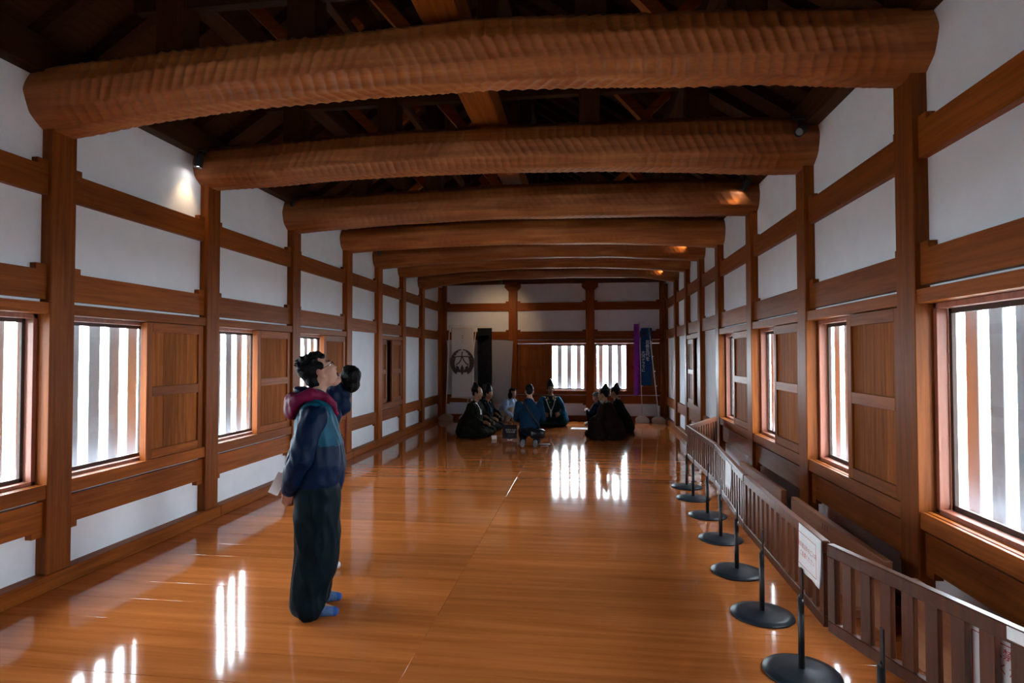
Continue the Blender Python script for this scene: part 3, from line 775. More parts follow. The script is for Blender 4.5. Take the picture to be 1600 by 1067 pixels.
# ---------------------------------------------------------------- the standing man, head thrown back
def standing_man():
    r = empty('person', (-1.850, 3.845, 0), math.atan2(.435, .90))
    tag(r, 'man in navy and teal jacket with magenta hood, head tilted back, mouth open', 'person')
    HM = head_matrix((.010, 0, 1.632), math.radians(33))
    J = dict(hip=(-.01, 0, .90), chest=(-.015, 0, 1.26), neck=(-.02, 0, 1.46),
             sh=[(-.03, -.19, 1.37), (-.03, .19, 1.37)], el=[(-.11, -.255, 1.08), (-.11, .255, 1.10)], wr=[(-.185, -.10, .865), (-.185, .07, .885)],
             lg=[(-.01, -.09, .88), (-.01, .09, .88)], kn=[(.0, -.10, .48), (.01, .11, .48)], an=[(-.055, -.10, .085), (-.025, .12, .085)], to=[(.10, -.115, .035), (.125, .14, .035)])
    hm = hands_mesh([((-.185, -.10, .862), (-.12, .45, -.85), (.2, .8, .3), 1, .7), ((-.185, .07, .882), (-.12, -.5, -.8), (.2, -.8, .3), -1, .7)])
    blob('body', body_bm(J, HM, True), 'skin', r, .0085, 3, extra=hm)
    face_details(r, HM, open_mouth=True, glasses=True)
    # hair
    bm = bmesh.new()
    for c, q in (((-.034, 0, .056), (.098, .086, .094)), ((-.075, 0, -.015), (.048, .068, .062)), ((.018, 0, .116), (.062, .066, .036)), ((.048, .01, .100), (.036, .05, .030)),
                 ((.020, .070, .044), (.030, .014, .032)), ((.020, -.070, .044), (.030, .014, .032)), ((-.055, 0, -.060), (.042, .056, .045)), ((-.060, 0, -.095), (.034, .048, .040)), ((.062, 0, .088), (.030, .050, .026))): ell(bm, c, q, M=HM)
    rr = random.Random(3)
    for k in range(46):
        a = rr.uniform(0, 2 * PI); t = rr.uniform(.15, 1.25)
        dv = Vector((-.25 + math.sin(t) * math.cos(a), math.sin(t) * math.sin(a), math.cos(t))).normalized()
        p = HM @ (Vector((-.03, 0, .055)) + Vector((dv.x * .094, dv.y * .082, dv.z * .092))); q = HM @ (Vector((-.03, 0, .055)) + Vector((dv.x * .116, dv.y * .098, dv.z * .112)) + Vector((rr.uniform(-.02, .02), rr.uniform(-.02, .02), 0)))
        tube(bm, [(*p, .016), (*q, .006)], 8)
    blob('hair', bm, 'black_hair', r, .006, 1)
    # trousers
    bm = bmesh.new()
    ell(bm, (-.005, 0, .87), (.165, .195, .13))
    for sg in (-1, 1):
        dx = 0 if sg < 0 else .025
        tube(bm, [(-.002, sg * .088, .86, .150, .120), (.0, sg * .095, .70, .150, .118), (-.008 + dx * .4, sg * .10, .50, .146, .112), (-.02 + dx * .7, sg * .103, .32, .140, .108), (-.045 + dx, sg * .105, .16, .118, .104), (-.055 + dx, sg * .106, .075, .112, .102)], 24)
    blob('trousers', bm, 'dark_trousers', r, .011, 3, wrinkle=.016, wscale=8)
    # socks
    for sg in (-1, 1):
        dx = 0 if sg < 0 else .03
        bm = bmesh.new(); y = sg * .112
        tube(bm, [(-.085 + dx, y, .045, .040, .038), (-.02 + dx, y, .052, .046, .042), (.05 + dx, y + sg * .006, .040, .036, .046), (.115 + dx, y + sg * .012, .028, .026, .044)], 18)
        tube(bm, [(-.055 + dx, y, .13, .042), (-.05 + dx, y, .06, .044)], 14)
        blob('sock', bm, ['blue_sock', 'blue_sock_toe'], r, .008, 2, pick=lambda c, dx=dx: 1 if c.x > .098 + dx else 0)
    # jacket
    bm = bmesh.new()
    tube(bm, [(-.005, 0, .845, .168, .205), (-.005, 0, .90, .178, .225), (.0, 0, 1.02, .176, .232), (-.005, 0, 1.16, .160, .225), (-.02, 0, 1.30, .142, .215), (-.03, 0, 1.40, .118, .175), (-.03, 0, 1.455, .085, .105)], 32)
    for sg in (-1, 1): ell(bm, (-.03, sg * .175, 1.365), (.085, .07, .075))
    blob('jacket', bm, ['navy_shell', 'teal_shell'], r, .011, 3, wrinkle=.012, wscale=9, pick=lambda c: 1 if c.z > 1.155 - .10 * c.x else 0)
    for k, sg in ((0, -1), (1, 1)):
        bm = bmesh.new(); s_, e_, w_ = J['sh'][k], J['el'][k], J['wr'][k]
        tube(bm, [(s_[0] + .005, s_[1] + sg * .012, s_[2] - .01, .088, .070), (s_[0] - .03, s_[1] + sg * .045, 1.25, .085, .070), (e_[0], e_[1], e_[2], .076, .068), ((e_[0] + w_[0]) / 2 - .01, (e_[1] + w_[1]) / 2, (e_[2] + w_[2]) / 2, .066), (w_[0] + .008, w_[1], w_[2] - .012, .050)], 20)
        blob('sleeve', bm, 'navy_shell', r, .010, 3, wrinkle=.012, wscale=11)
    bm = bmesh.new()
    ell(bm, (-.135, 0, 1.43), (.085, .135, .075), Euler((0, .35, 0))); ell(bm, (-.165, 0, 1.385), (.055, .105, .075)); 
    for sg in (-1, 1): tube(bm, [(-.13, sg * .10, 1.455, .045), (-.05, sg * .120, 1.490, .040), (.035, sg * .092, 1.470, .034), (.095, sg * .04, 1.41, .024), (.125, sg * .008, 1.34, .016)], 14)
    blob('hood', bm, 'magenta_shell', r, .010, 3, wrinkle=.012, wscale=12)
    bm = bmesh.new(); ell(bm, (-.095, 0, 1.505), (.075, .095, .034), Euler((0, .25, 0))); blob('hood_lining', bm, 'navy_shell', r, .010, 2)
    bm = bmesh.new(); bm_box(bm, .164, .170, -.004, .004, .87, 1.32); bmesh.ops.rotate(bm, verts=bm.verts, cent=(.165, 0, 1.0), matrix=Matrix.Rotation(.06, 3, 'Y')); from_bm('zip', bm, 'magenta_shell', r)
    # folded leaflet held behind the back
    lf = empty('leaflet', (-1.85, 3.845, 0), math.atan2(.435, .90)); tag(lf, 'pale folded leaflet held behind the back of the standing man', 'leaflet')
    bm = bmesh.new(); bm_box(bm, -.295, -.228, -.035, -.031, .80, .945); bmesh.ops.rotate(bm, verts=bm.verts, cent=(-.22, -.03, .87), matrix=Matrix.Rotation(.45, 3, 'Y')); from_bm('page', bm, 'paper', lf)
    bm = bmesh.new(); bm_box(bm, -.292, -.230, -.029, -.025, .795, .94); bmesh.ops.rotate(bm, verts=bm.verts, cent=(-.22, -.03, .87), matrix=Matrix.Rotation(.50, 3, 'Y')); from_bm('page', bm, 'paper', lf)
standing_man()

# ---------------------------------------------------------------- companion hidden behind him
def companion():
    r = empty('person', (-2.20, 4.60, 0), .75); tag(r, 'dark-haired person in navy jacket standing behind the man looking up', 'person')
    HM = head_matrix((.225, -.070, 1.53), math.radians(10), 1.5, .92)
    J = dict(hip=(0, 0, .84), chest=(.02, 0, 1.16), neck=(.13, -.04, 1.36), sh=[(.05, -.16, 1.27), (.05, .14, 1.27)], el=[(.0, -.20, 1.02), (.0, .20, 1.02)], wr=[(.08, -.16, .82), (.08, .16, .82)],
             lg=[(0, -.08, .82), (0, .08, .82)], kn=[(.01, -.09, .45), (.01, .09, .45)], an=[(-.02, -.09, .08), (-.02, .09, .08)], to=[(.10, -.1, .035), (.10, .1, .035)])
    hm = hands_mesh([((.08, -.16, .82), (.15, 0, -1), (0, 1, 0), 1, .6), ((.08, .16, .82), (.15, 0, -1), (0, -1, 0), -1, .6)])
    blob('body', body_bm(J, HM), 'skin', r, .011, 3, extra=hm); face_details(r, HM)
    bm = bmesh.new()
    for c, q in (((-.03, 0, .06), (.10, .088, .092)), ((-.06, 0, -.02), (.055, .075, .07)), ((.02, 0, .115), (.06, .066, .035)), ((.045, 0, .088), (.04, .062, .03))): ell(bm, c, q, M=HM)
    blob('hair', bm, 'black_hair', r, .009, 2, wrinkle=.006, wscale=40)
    bm = bmesh.new()
    tube(bm, [(0, 0, .80, .13, .18), (.01, 0, 1.0, .13, .18), (.02, 0, 1.18, .12, .185), (.08, -.01, 1.30, .09, .14), (.13, -.04, 1.39, .07, .075)], 24)
    ell(bm, (.08, -.03, 1.41), (.09, .11, .08)); ell(bm, (.10, -.05, 1.50), (.065, .10, .09)); ell(bm, (.165, -.06, 1.43), (.085, .085, .075)); ell(bm, (.15, -.05, 1.34), (.10, .10, .10))
    for k in (0, 1): tube(bm, [T(J['sh'][k], .075), T(J['el'][k], .062), (*((Vector(J['wr'][k]) * .85 + Vector(J['el'][k]) * .15)), .045)], 16)
    blob('jacket', bm, 'navy_shell', r, .012, 3, wrinkle=.01)
    bm = bmesh.new(); ell(bm, (0, 0, .82), (.13, .17, .10))
    for k in (0, 1): tube(bm, [T(J['lg'][k], .105), T(J['kn'][k], .08), (*J['an'][k][:2], .11, .065)], 16)
    blob('trousers', bm, 'dark_trousers', r, .012, 3)
    for k in (0, 1):
        bm = bmesh.new(); a, t = J['an'][k], J['to'][k]; tube(bm, [(a[0] - .03, a[1], .045, .042), (a[0] + .06, a[1], .045, .038, .042), (t[0] + .02, t[1], .032, .028, .04)], 14); blob('sock', bm, 'white_cloth', r, .009, 2)
companion()

# ---------------------------------------------------------------- seated court figures
def court_figure(label, loc, rz, robe, inner, hat='tall', s=1.0, lean=.0, sash=False, sleeve_mat=None, hy=0, pitch=-.15):
    r = empty('mannequin', loc, rz); tag(r, label, 'mannequin', 'seated robed mannequins'); r.scale = (s, s, s)
    HM = head_matrix((.06 + lean, 0, .845), pitch, hy)
    J = dict(hip=(-.04, 0, .16), chest=(.0 + lean * .6, 0, .50), neck=(.02 + lean, 0, .69), sh=[(.0 + lean, -.18, .63), (.0 + lean, .18, .63)], el=[(.07, -.30, .40), (.07, .30, .40)], wr=[(.30, -.17, .31), (.30, .17, .31)],
             lg=[(.0, -.10, .13), (.0, .10, .13)], kn=[(.30, -.26, .11), (.30, .26, .11)], an=[(.12, -.06, .07), (.12, .06, .07)], to=[(.05, -.10, .045), (.05, .10, .045)])
    hm = hands_mesh([((.30, -.17, .315), (.9, .25, -.25), (0, .5, -.8), 1, .9), ((.30, .17, .315), (.9, -.25, -.25), (0, -.5, -.8), -1, .9)], .007)
    blob('body', body_bm(J, HM), 'mannequin_skin', r, .012, 3, extra=hm); face_details(r, HM)
    bm = bmesh.new()
    tube(bm, [(-.06, 0, .10, .27, .34), (-.045, 0, .26, .22, .29), (lean * .5, 0, .45, .17, .24), (lean, 0, .58, .13, .20), (.01 + lean, 0, .665, .075, .10)], 26)
    ell(bm, (.12, 0, .095), (.30, .37, .095)); ell(bm, (-.12, 0, .09), (.22, .30, .09))
    for sg in (-1, 1): ell(bm, (lean, sg * .165, .60), (.085, .075, .075)); ell(bm, (.25, sg * .22, .10), (.16, .15, .10))
    blob('robe', bm, robe, r, .013, 4, wrinkle=.014, wscale=8)
    for sg in (-1, 1):
        bm = bmesh.new()
        tube(bm, [(lean, sg * .18, .62, .075, .065), (.045, sg * .265, .48, .085, .070), (.10, sg * .29, .37, .12, .06), (.20, sg * .235, .31, .13, .055), (.275, sg * .19, .295, .105, .048)], 20)
        ell(bm, (.13, sg * .30, .21), (.18, .085, .19)); ell(bm, (.06, sg * .34, .13), (.17, .085, .125))
        blob('sleeve', bm, sleeve_mat or robe, r, .012, 3, wrinkle=.01, wscale=10)
    # crossed collar
    for sg in (-1, 1):
        bm = bmesh.new(); tube(bm, [(-.045 + lean, sg * .055, .715, .016, .024), (.05 + lean, sg * .062, .665, .016, .026), (.125 + lean * .8, sg * .022, .54, .014, .030), (.15 + lean * .6, sg * -.012, .44, .012, .026)], 12); from_bm('collar', bm, inner, r, True)
    if sash:
        for sg in (-1, 1):
            bm = bmesh.new(); tube(bm, [(.115, sg * .10, .60, .009), (.165, sg * .06, .47, .009), (.185, sg * .012, .36, .010)], 8); ell(bm, (.105, sg * .10, .61), (.02, .024, .024)); from_bm('cord', bm, 'white_cloth', r, True)
        bm = bmesh.new(); tube(bm, [(.19, 0, .37, .014), (.20, .012, .30, .012), (.205, 0, .23, .010)], 8); tube(bm, [(.19, 0, .37, .014), (.20, -.015, .30, .012), (.205, -.005, .22, .010)], 8); from_bm('tassel', bm, 'white_cloth', r, True)
    bm = bmesh.new()
    for c, q in (((-.028, 0, .052), (.094, .082, .086)), ((-.065, 0, -.01), (.045, .066, .055)), ((.01, .068, .03), (.03, .014, .035)), ((.01, -.068, .03), (.03, .014, .035))): ell(bm, c, q, M=HM)
    blob('hair', bm, 'black_hair', r, .010, 2)
    bm = bmesh.new()
    if hat == 'tall':
        pr = [(.02, .085, .086), (.055, .088, .086), (.10, .082, .074), (.15, .064, .050), (.19, .042, .026), (.215, .018, .012)]; dx = (0, 0, -.004, -.012, -.025, -.034)
    else:
        pr = [(.045, .080, .078), (.075, .078, .072), (.105, .060, .05), (.135, .045, .04), (.16, .036, .034), (.175, .02, .02)]; dx = (-.02, -.03, -.045, -.06, -.07, -.075)
    rings = []
    for (z, ra, rb), d_ in zip(pr, dx): rings.append([bm.verts.new(HM @ Vector((-.012 + d_ + ra * math.cos(2 * PI * k / 24), rb * math.sin(2 * PI * k / 24), z + .035))) for k in range(24)])
    for a, b_ in zip(rings, rings[1:]):
        for k in range(24): bm.faces.new((a[k], a[(k + 1) % 24], b_[(k + 1) % 24], b_[k]))
    bm.faces.new(rings[0][::-1]); bm.faces.new(rings[-1]); from_bm('court_hat', bm, 'lacquer_black', r, True)
    if hat != 'tall':
        bm = bmesh.new(); ell(bm, (-.10, 0, .12), (.030, .028, .045), M=HM); ell(bm, (-.125, 0, .06), (.018, .03, .06), M=HM); from_bm('hat_tail', bm, 'lacquer_black', r, True)
court_figure('robed mannequin in dark green, seated by the small white card', (-2.47, 12.42, 0), -.25, 'green_robe', 'white_cloth', 'low', 1.10, .05)
court_figure('robed mannequin in black seated behind the dark green one', (-2.40, 13.50, 0), -.35, 'black_robe', 'teal_robe', 'tall', 1.0, .05)
court_figure('mannequin in teal robe with mustard collar and tall black hat before the windows', (-.93, 14.62, 0), -PI / 2 + .15, 'dark_teal_robe', 'mustard_cloth', 'tall', 1.06, .0, True, 'teal_robe', pitch=-.05)
court_figure('robed mannequin in dark brown with its back half turned, beside the white floor paper', (.44, 12.45, 0), PI - .45, 'brown_robe', 'grey_shoe', 'low', 1.08, .06, hy=.1)
court_figure('robed mannequin in charcoal seated just beyond the dark brown one', (.72, 13.65, 0), PI - .25, 'black_robe', 'grey_shoe', 'low', 1.05, .05, hy=-.15)

# ---------------------------------------------------------------- visitors on the floor
def visitor(label, loc, rz, J, HM, top, bottom, shoe, hair, hr=(), top_r=1.0, s=1.0, extra=None, hands=True, hat=None):
    r = empty('person', loc, rz); tag(r, label, 'person'); r.scale = (s, s, s)
    hs = []
    for k in (0, 1):
        d = (Vector(J['wr'][k]) - Vector(J['el'][k])).normalized(); hs.append((J['wr'][k], d, (0, (1, -1)[k], -.4), (1, -1)[k], .6))
    blob('body', body_bm(J, HM), 'skin', r, .012, 3, extra=hands_mesh(hs, .007)); face_details(r, HM)
    hp, ch, nk = J['hip'], J['chest'], J['neck']
    bm = bmesh.new(); m = [(a + b_) / 2 for a, b_ in zip(hp, ch)]
    tube(bm, [(*hp, .155 * top_r, .195 * top_r), (*m, .145 * top_r, .195 * top_r), (*ch, .14 * top_r, .21 * top_r), (*((Vector(ch) * .35 + Vector(nk) * .65)), .10, .14), (*nk, .066, .072)], 24)
    for k in (0, 1):
        ell(bm, J['sh'][k], (.075, .075, .07)); e_ = Vector(J['el'][k]); w_ = Vector(J['wr'][k])
        tube(bm, [T(J['sh'][k], .075), (*((Vector(J['sh'][k]) + e_) / 2), .070), (*e_, .060), (*(w_ * .85 + e_ * .15), .043)], 16)
    blob('top', bm, top, r, .012, 3, wrinkle=.010, wscale=10)
    bm = bmesh.new(); ell(bm, hp, (.165, .19, .12))
    for k in (0, 1):
        l_, k_, a_ = Vector(J['lg'][k]), Vector(J['kn'][k]), Vector(J['an'][k])
        tube(bm, [(*l_, .115), (*((l_ + k_) / 2), .095), (*k_, .078), (*(k_ * .5 + a_ * .5), .070), (*(a_ * .9 + k_ * .1), .058)], 18)
    blob('trousers', bm, bottom, r, .012, 3, wrinkle=.008)
    for k in (0, 1):
        a_, t_ = Vector(J['an'][k]), Vector(J['to'][k]); d = (t_ - a_).normalized()
        bm = bmesh.new(); tube(bm, [(*(a_ - d * .03), .044), (*((a_ + t_) / 2), .044), (*(t_ + d * .015), .034)], 14); blob('shoe', bm, shoe, r, .010, 2)
    bm = bmesh.new()
    for c, q in (((-.030, 0, .055), (.094, .082, .088)), ((-.062, 0, -.01), (.045, .066, .055))) + tuple(hr): ell(bm, c, q, M=HM)
    blob('hair', bm, hair, r, .009, 2, wrinkle=.004, wscale=40)
    return r
# man kneeling with his back to us
J = dict(hip=(-.05, 0, .33), chest=(.02, 0, .66), neck=(.04, 0, .89), sh=[(.02, -.20, .80), (.02, .20, .80)], el=[(.08, -.27, .52), (.08, .27, .52)], wr=[(.27, -.14, .42), (.27, .14, .42)],
         lg=[(-.03, -.10, .30), (-.03, .10, .30)], kn=[(.34, -.15, .09), (.34, .15, .09)], an=[(-.13, -.12, .09), (-.13, .12, .09)], to=[(-.25, -.12, .045), (-.25, .12, .045)])
km = visitor('man in navy sweatshirt kneeling with his back to the hall, shoulder bag strap', (-1.12, 11.25, 0), PI / 2 + .05, J, head_matrix((.06, 0, 1.045), -.1), 'navy_sweat', 'black_robe', 'grey_shoe', 'black_hair')
bm = bmesh.new(); tube(bm, [(.07, .12, .875, .006, .020), (-.09, .08, .82, .006, .022), (-.148, -.02, .66, .006, .022), (-.165, -.13, .48, .006, .022), (-.10, -.205, .36, .006, .022)], 10); from_bm('bag_strap', bm, 'lacquer_black', km, True)
bm = bmesh.new(); bm_box(bm, -.24, -.10, -.30, -.02, .17, .34, .03); from_bm('shoulder_bag', bm, 'lacquer_black', km, True)
# crouching woman
J = dict(hip=(-.16, 0, .22), chest=(.02, 0, .50), neck=(.10, 0, .655), sh=[(.06, -.165, .58), (.06, .165, .58)], el=[(.12, -.24, .36), (.16, .22, .36)], wr=[(.32, -.17, .20), (.33, .12, .24)],
         lg=[(-.13, -.10, .22), (-.13, .10, .22)], kn=[(.24, -.14, .41), (.24, .15, .42)], an=[(.08, -.13, .08), (.08, .14, .08)], to=[(.22, -.14, .04), (.22, .15, .04)])
visitor('woman with dark bobbed hair in pale blue top crouching in beige trousers', (-2.02, 14.75, 0), -.55, J, head_matrix((.16, 0, .775), -.15, -.1), 'shirt_blue', 'beige_trousers', 'mannequin_skin', 'black_hair',
        (((-.02, .065, -.04), (.075, .034, .095)), ((-.02, -.065, -.04), (.075, .034, .095)), ((-.07, 0, -.06), (.045, .07, .07)), ((.03, 0, .10), (.05, .065, .03))))
# person in knitted cap
J = dict(hip=(-.10, 0, .17), chest=(.0, 0, .43), neck=(.05, 0, .58), sh=[(.03, -.16, .51), (.03, .16, .51)], el=[(.14, -.22, .33), (.14, .22, .33)], wr=[(.32, -.08, .34), (.32, .10, .36)],
         lg=[(-.06, -.10, .16), (-.06, .10, .16)], kn=[(.26, -.16, .33), (.26, .16, .33)], an=[(.20, -.12, .07), (.20, .12, .07)], to=[(.33, -.13, .04), (.33, .13, .04)])
visitor('person in blue jacket and dark grey knitted cap sitting near the end wall', (.30, 14.70, 0), PI - .5, J, head_matrix((.09, 0, .685), -.35, .2), 'blue_jacket', 'black_robe', 'white_cloth', 'grey_knit', (((.0, 0, .085), (.085, .082, .06)),))

# ================================================================== things on the floor at the far end
def flat_paper(label, x, y, rz, w_=.30, h_=.21):
    r = empty('paper', (x, y, .0008), rz); tag(r, label, 'paper'); bm = bmesh.new(); bm_box(bm, -w_ / 2, w_ / 2, -h_ / 2, h_ / 2, .0005, .006, .001); from_bm('sheet', bm, 'paper', r)
flat_paper('white paper lying on the floor by the crouching woman', -1.98, 14.12, .1, .40, .26)
flat_paper('white paper lying on the floor by the dark brown mannequin', -.17, 14.0, -.1, .46, .30)
plain('sign_black', (.010, .014, .022), .35)
r = empty('floor_sign', (-1.60, 11.95, 0), .05); tag(r, 'small black floor sign with white lettering beside the kneeling man', 'sign')
bm = bmesh.new(); bm_box(bm, -.15, .15, -.008, .008, .035, .315, .002); bmesh.ops.rotate(bm, verts=bm.verts, cent=(0, 0, .03), matrix=Matrix.Rotation(-.18, 3, 'X')); from_bm('board', bm, 'sign_black', r)
SM = Matrix.Translation((0, 0, .03)) @ Matrix.Rotation(-.18, 4, 'X') @ Matrix.Translation((0, -.0095, -.03)) @ Matrix.Rotation(PI / 2, 4, 'X')
lettering('武将たちの\n評定の間', .045, 'paper', r, SM @ Matrix.Translation((.02, .185, 0)))
lettering('展示品に手を\n触れないで\nください', .020, 'grey_ink', r, SM @ Matrix.Translation((.02, .085, 0)))
box('foot', -.05, .05, -.05, .05, .0008, .012, 'paper', r, .002); box('prop', -.01, .01, .0, .06, .008, .07, 'black_metal', r, 0)
r = empty('name_card', (-1.93, 12.02, 0), .35); tag(r, 'small white card propped in front of the dark green mannequin', 'card')
bm = bmesh.new(); bm_box(bm, -.055, .055, -.002, .002, .004, .085); bmesh.ops.rotate(bm, verts=bm.verts, cent=(0, 0, 0), matrix=Matrix.Rotation(-.5, 3, 'X')); from_bm('card', bm, 'paper', r)
bm = bmesh.new(); bm_box(bm, -.05, .05, .0, .05, .001, .005); from_bm('foot', bm, 'paper', r)
r = empty('tray', (-.83, 11.35, 0), .1); tag(r, 'small dark tray lying beside the kneeling man', 'tray')
box('dish', -.10, .10, -.06, .06, .001, .025, 'lacquer_black', r, .006); box('card', -.09, .07, -.10, -.05, .001, .006, 'paper', r, 0)

# ================================================================== banners
plain('banner_white', (.56, .52, .50), .8, noise_amt=.03)
plain('banner_ink', (.10, .065, .06), .8)
plain('banner_black', (.012, .012, .015), .75, noise_amt=.3)
plain('banner_grey_print', (.11, .10, .10), .8, noise_amt=.3)
plain('banner_purple', (.22, .018, .34), .6, noise_amt=.25, nscale=5)
plain('banner_blue', (.010, .045, .135), .7, noise_amt=.1)
plain('pole_white', (.62, .60, .60), .4)
plain('water_base', (.52, .50, .46), .5, noise_amt=.05)
plain('grey_panel', (.30, .28, .30), .8, noise_amt=.04)
def cloth(name, parent, w_, z0, z1, mat, amp=.02, freq=7, twist=0.0, nx=18, nz=36, x0=0):
    bm = bmesh.new(); V = {}
    for k, t in ((0, 0), (1, .0015)):
        for i in range(nx + 1):
            for j in range(nz + 1):
                u, v = i / nx, j / nz
                a = twist * v
                yy = amp * (.25 + .75 * v) * math.sin(u * freq + v * 2.2) + amp * .4 * math.sin(v * 9 + u * 3)
                xx = u * w_ * math.cos(a); yy += u * w_ * math.sin(a)
                V[k, i, j] = bm.verts.new((x0 + xx, yy + t, z1 + (z0 - z1) * v))
    for i in range(nx):
        for j in range(nz):
            bm.faces.new((V[0, i, j], V[0, i + 1, j], V[0, i + 1, j + 1], V[0, i, j + 1])); bm.faces.new((V[1, i, j], V[1, i, j + 1], V[1, i + 1, j + 1], V[1, i + 1, j]))
    for i in range(nx):
        for j in (0, nz): bm.faces.new((V[0, i, j], V[0, i + 1, j], V[1, i + 1, j], V[1, i, j]))
    for j in range(nz):
        for i in (0, nx): bm.faces.new((V[0, i, j], V[0, i, j + 1], V[1, i, j + 1], V[1, i, j]))
    return from_bm(name, bm, mat, parent, True)
def banner_frame(r, w_, ztop, lean=0.0, base_dx=0.0):
    bm = bmesh.new(); bm_cyl(bm, (base_dx, 0, .16), (0, 0, ztop + .04), .012, n=12); from_bm('pole', bm, 'pole_white', r, True)
    bm = bmesh.new(); bm_cyl(bm, (-.03, 0, ztop + .015), (w_ + .03, 0, ztop + .015), .008, n=10); from_bm('crossbar', bm, 'pole_white', r, True)
    bm = bmesh.new()
    bm_prism(bm, [(-.165, .001), (.165, .001), (.17, .09), (.09, .15), (.05, .165), (-.05, .165), (-.09, .15), (-.17, .09)], 'y', -.15, .15)
    bmesh.ops.bevel(bm, geom=[e for e in bm.edges], offset=.012, segments=2, affect='EDGES')
    bmesh.ops.translate(bm, verts=bm.verts, vec=(base_dx, 0, 0)); from_bm('weighted_base', bm, 'water_base', r)
    n = 5
    for k in range(n):
        t = k / (n - 1); z = ztop - t * (ztop - .95); x = base_dx * (1 - (z - .16) / (ztop - .12))
        bm = bmesh.new(); bm_box(bm, x - .014, x + .045, -.006, .006, z - .014, z + .014, .003); from_bm('loop_tab', bm, 'pole_white', r)
YBN = 15.42
r = empty('banner', (-3.70, YBN, 0), -.03); tag(r, 'tall off-white banner with a round wreath crest on a weighted stand', 'banner')
banner_frame(r, .68, 2.53, base_dx=-.10)
cl_ = cloth('cloth', r, .62, .60, 2.50, 'banner_white', .016, 6, 0, x0=.05)
def crest(parent, cx, cz, R_, yy, mat):
    bm = bmesh.new()
    def poly(pts): 
        bm.faces.new([bm.verts.new((cx + x * R_, yy, cz + z * R_)) for x, z in pts])
    for sg in (-1, 1):
        # crescent wings with feather cuts
        for k in range(9):
            a0 = math.radians(-62 + k * 16.2); a1 = math.radians(-62 + k * 16.2 + 15.9)
            ro, ri = 1.0, .60 + .10 * abs(k - 4) / 4
            if k > 5: ri = .70 + .06 * (k - 5); ro = 1.0 - .01 * (k - 5)
            q = [(ro * math.cos(a0), ro * 1.12 * math.sin(a0)), (ro * math.cos(a1), ro * 1.12 * math.sin(a1)), (ri * math.cos(a1 + .05), ri * 1.12 * math.sin(a1 + .05)), (ri * math.cos(a0 + .05), ri * 1.12 * math.sin(a0 + .05))]
            poly([(sg * x, z) for x, z in (q if sg > 0 else q[::-1])])
        for (lx, lz, ang, ll, lw) in ((.42, -.72, 40, .42, .15), (.62, -.52, 62, .36, .13)):
            a = math.radians(ang); d = (math.cos(a) * sg, math.sin(a) * .9); nrm = (-d[1], d[0])
            pts = []
            for t in range(9):
                u = t / 8; pts.append((sg * lx * .55 + d[0] * ll * (u - .3) * 1.3, lz + d[1] * ll * (u - .3) * 1.3, lw * math.sin(PI * u)))
            poly([(x + nrm[0] * h, z + nrm[1] * h) for x, z, h in pts] + [(x - nrm[0] * h, z - nrm[1] * h) for x, z, h in pts[::-1][1:-1]])
    poly([(0, -.18), (.13, -.45), (.14, -.65), (.07, -.95), (0, -1.05), (-.07, -.95), (-.14, -.65), (-.13, -.45)])
    me = bpy.data.meshes.new('crest'); bmesh.ops.solidify(bm, geom=bm.faces[:], thickness=.002); bm.to_mesh(me); bm.free()
    link('crest', me, mat, parent)
ROTX = Matrix.Rotation(PI / 2, 4, 'X')
crest(cl_, .36, 1.56, .33, -.045, 'banner_ink')
lettering('大', .40, 'banner_ink', cl_, Matrix.Translation((.36, -.045, 1.63)) @ ROTX)
lettering('お\nお\nい\nそ', .055, 'banner_ink', cl_, Matrix.Translation((.37, -.040, 2.18)) @ ROTX, 1.1)
bm = bmesh.new(); bm_cyl(bm, (.02, 0, .62), (.68, 0, .58), .006, n=8); from_bm('lower_bar', bm, 'pole_white', r, True)
bm = bmesh.new(); bm_cyl(bm, (.62, 0, .06), (.655, 0, 2.5), .008, n=8); from_bm('pole', bm, 'pole_white', r, True)
r = empty('banner', (-3.00, 15.62, 0), .0); tag(r, 'tall black banner with pale print hung beside the crest banner', 'banner')
banner_frame(r, .44, 2.52, base_dx=-.28)
cl_ = cloth('cloth', r, .40, .45, 2.49, 'banner_black', .03, 5, 0, x0=.03)
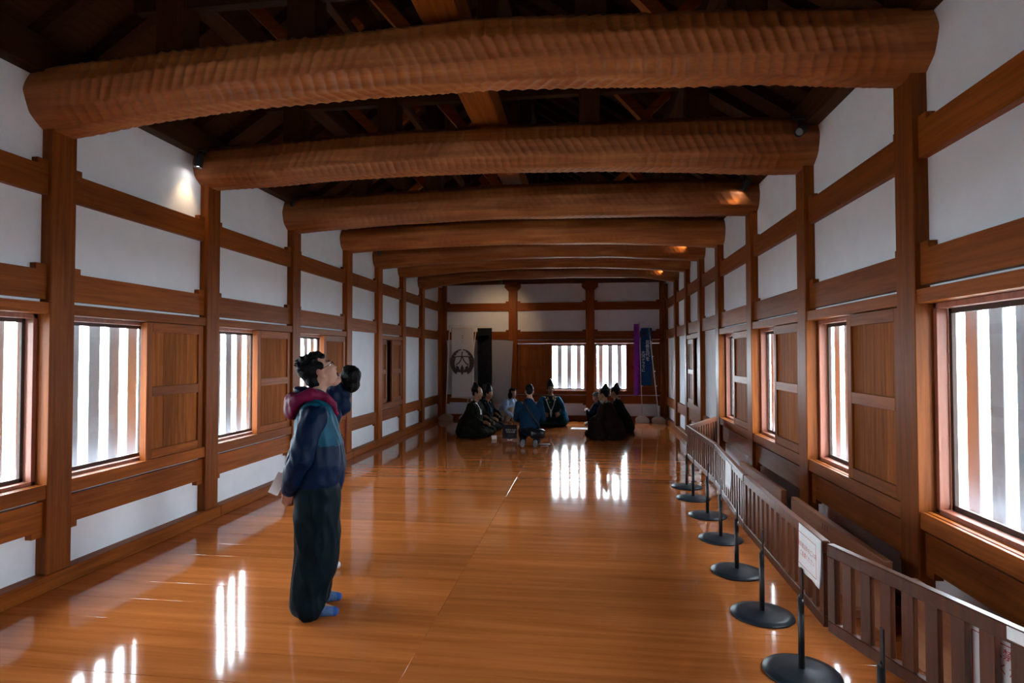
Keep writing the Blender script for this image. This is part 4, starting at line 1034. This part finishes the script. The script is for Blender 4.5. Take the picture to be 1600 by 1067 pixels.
bm = bmesh.new(); bm.faces.new([bm.verts.new((.06 + x, -.06, 2.12 + z)) for x, z in ((0, 0), (.14, .03), (.30, .10), (.30, .16), (.12, .17), (.02, .15))]); bmesh.ops.solidify(bm, geom=bm.faces[:], thickness=.002); from_bm('print_patch', bm, 'banner_grey_print', cl_)
lettering('城\n下\n町', .13, 'banner_grey_print', cl_, Matrix.Translation((.24, -.062, .78)) @ ROTX, 1.0)
r = empty('grey_panel', (-2.36, 15.77, 0), 0); tag(r, 'plain grey panel leaning on the end wall beside the banners', 'panel')
bm = bmesh.new(); bm_prism(bm, [(-.42, .42), (.26, .42), (.35, 2.14), (-.42, 2.18)], 'y', -.015, .015); from_bm('panel', bm, 'grey_panel', r)
box('leg', -.38, -.34, -.012, .012, .001, .43, 'grey_panel', r, .002); box('leg', .20, .24, -.012, .012, .001, .43, 'grey_panel', r, .002)
box('foot', -.39, -.33, -.22, .02, .0005, .03, 'grey_panel', r, .002); box('foot', .19, .25, -.22, .02, .0005, .03, 'grey_panel', r, .002)
# the pair by the windows
r = empty('banner', (1.34, 15.50, 0), 0); tag(r, 'narrow-hanging purple banner beside the blue lettered banner', 'banner')
banner_frame(r, .10, 2.58, base_dx=.06)
cloth('cloth', r, .16, .70, 2.56, 'banner_purple', .035, 4, .5, nx=10, x0=-.14)
r = empty('banner', (1.57, 15.40, 0), 0); tag(r, 'dark blue banner with white lettering on a weighted stand', 'banner')
banner_frame(r, -.20, 2.47, base_dx=.24)
cl_ = cloth('cloth', r, .28, .96, 2.45, 'banner_blue', .015, 5, .12, x0=-.20)
lettering('北\n条\n五\n代\nを', .115, 'paper', cl_, Matrix.Translation((-.035, -.045, 1.86)) @ ROTX, .95)
lettering('大\n河\nド\nラ\nマ\nに', .095, 'paper', cl_, Matrix.Translation((-.145, -.045, 1.58)) @ ROTX, .95)
bm = bmesh.new(); bm.faces.new([bm.verts.new((-.15 + x, -.04, 2.27 + z)) for x, z in ((0, 0), (.11, 0), (.055, .085))]); bmesh.ops.solidify(bm, geom=bm.faces[:], thickness=.002); from_bm('mark', bm, 'paper', cl_)
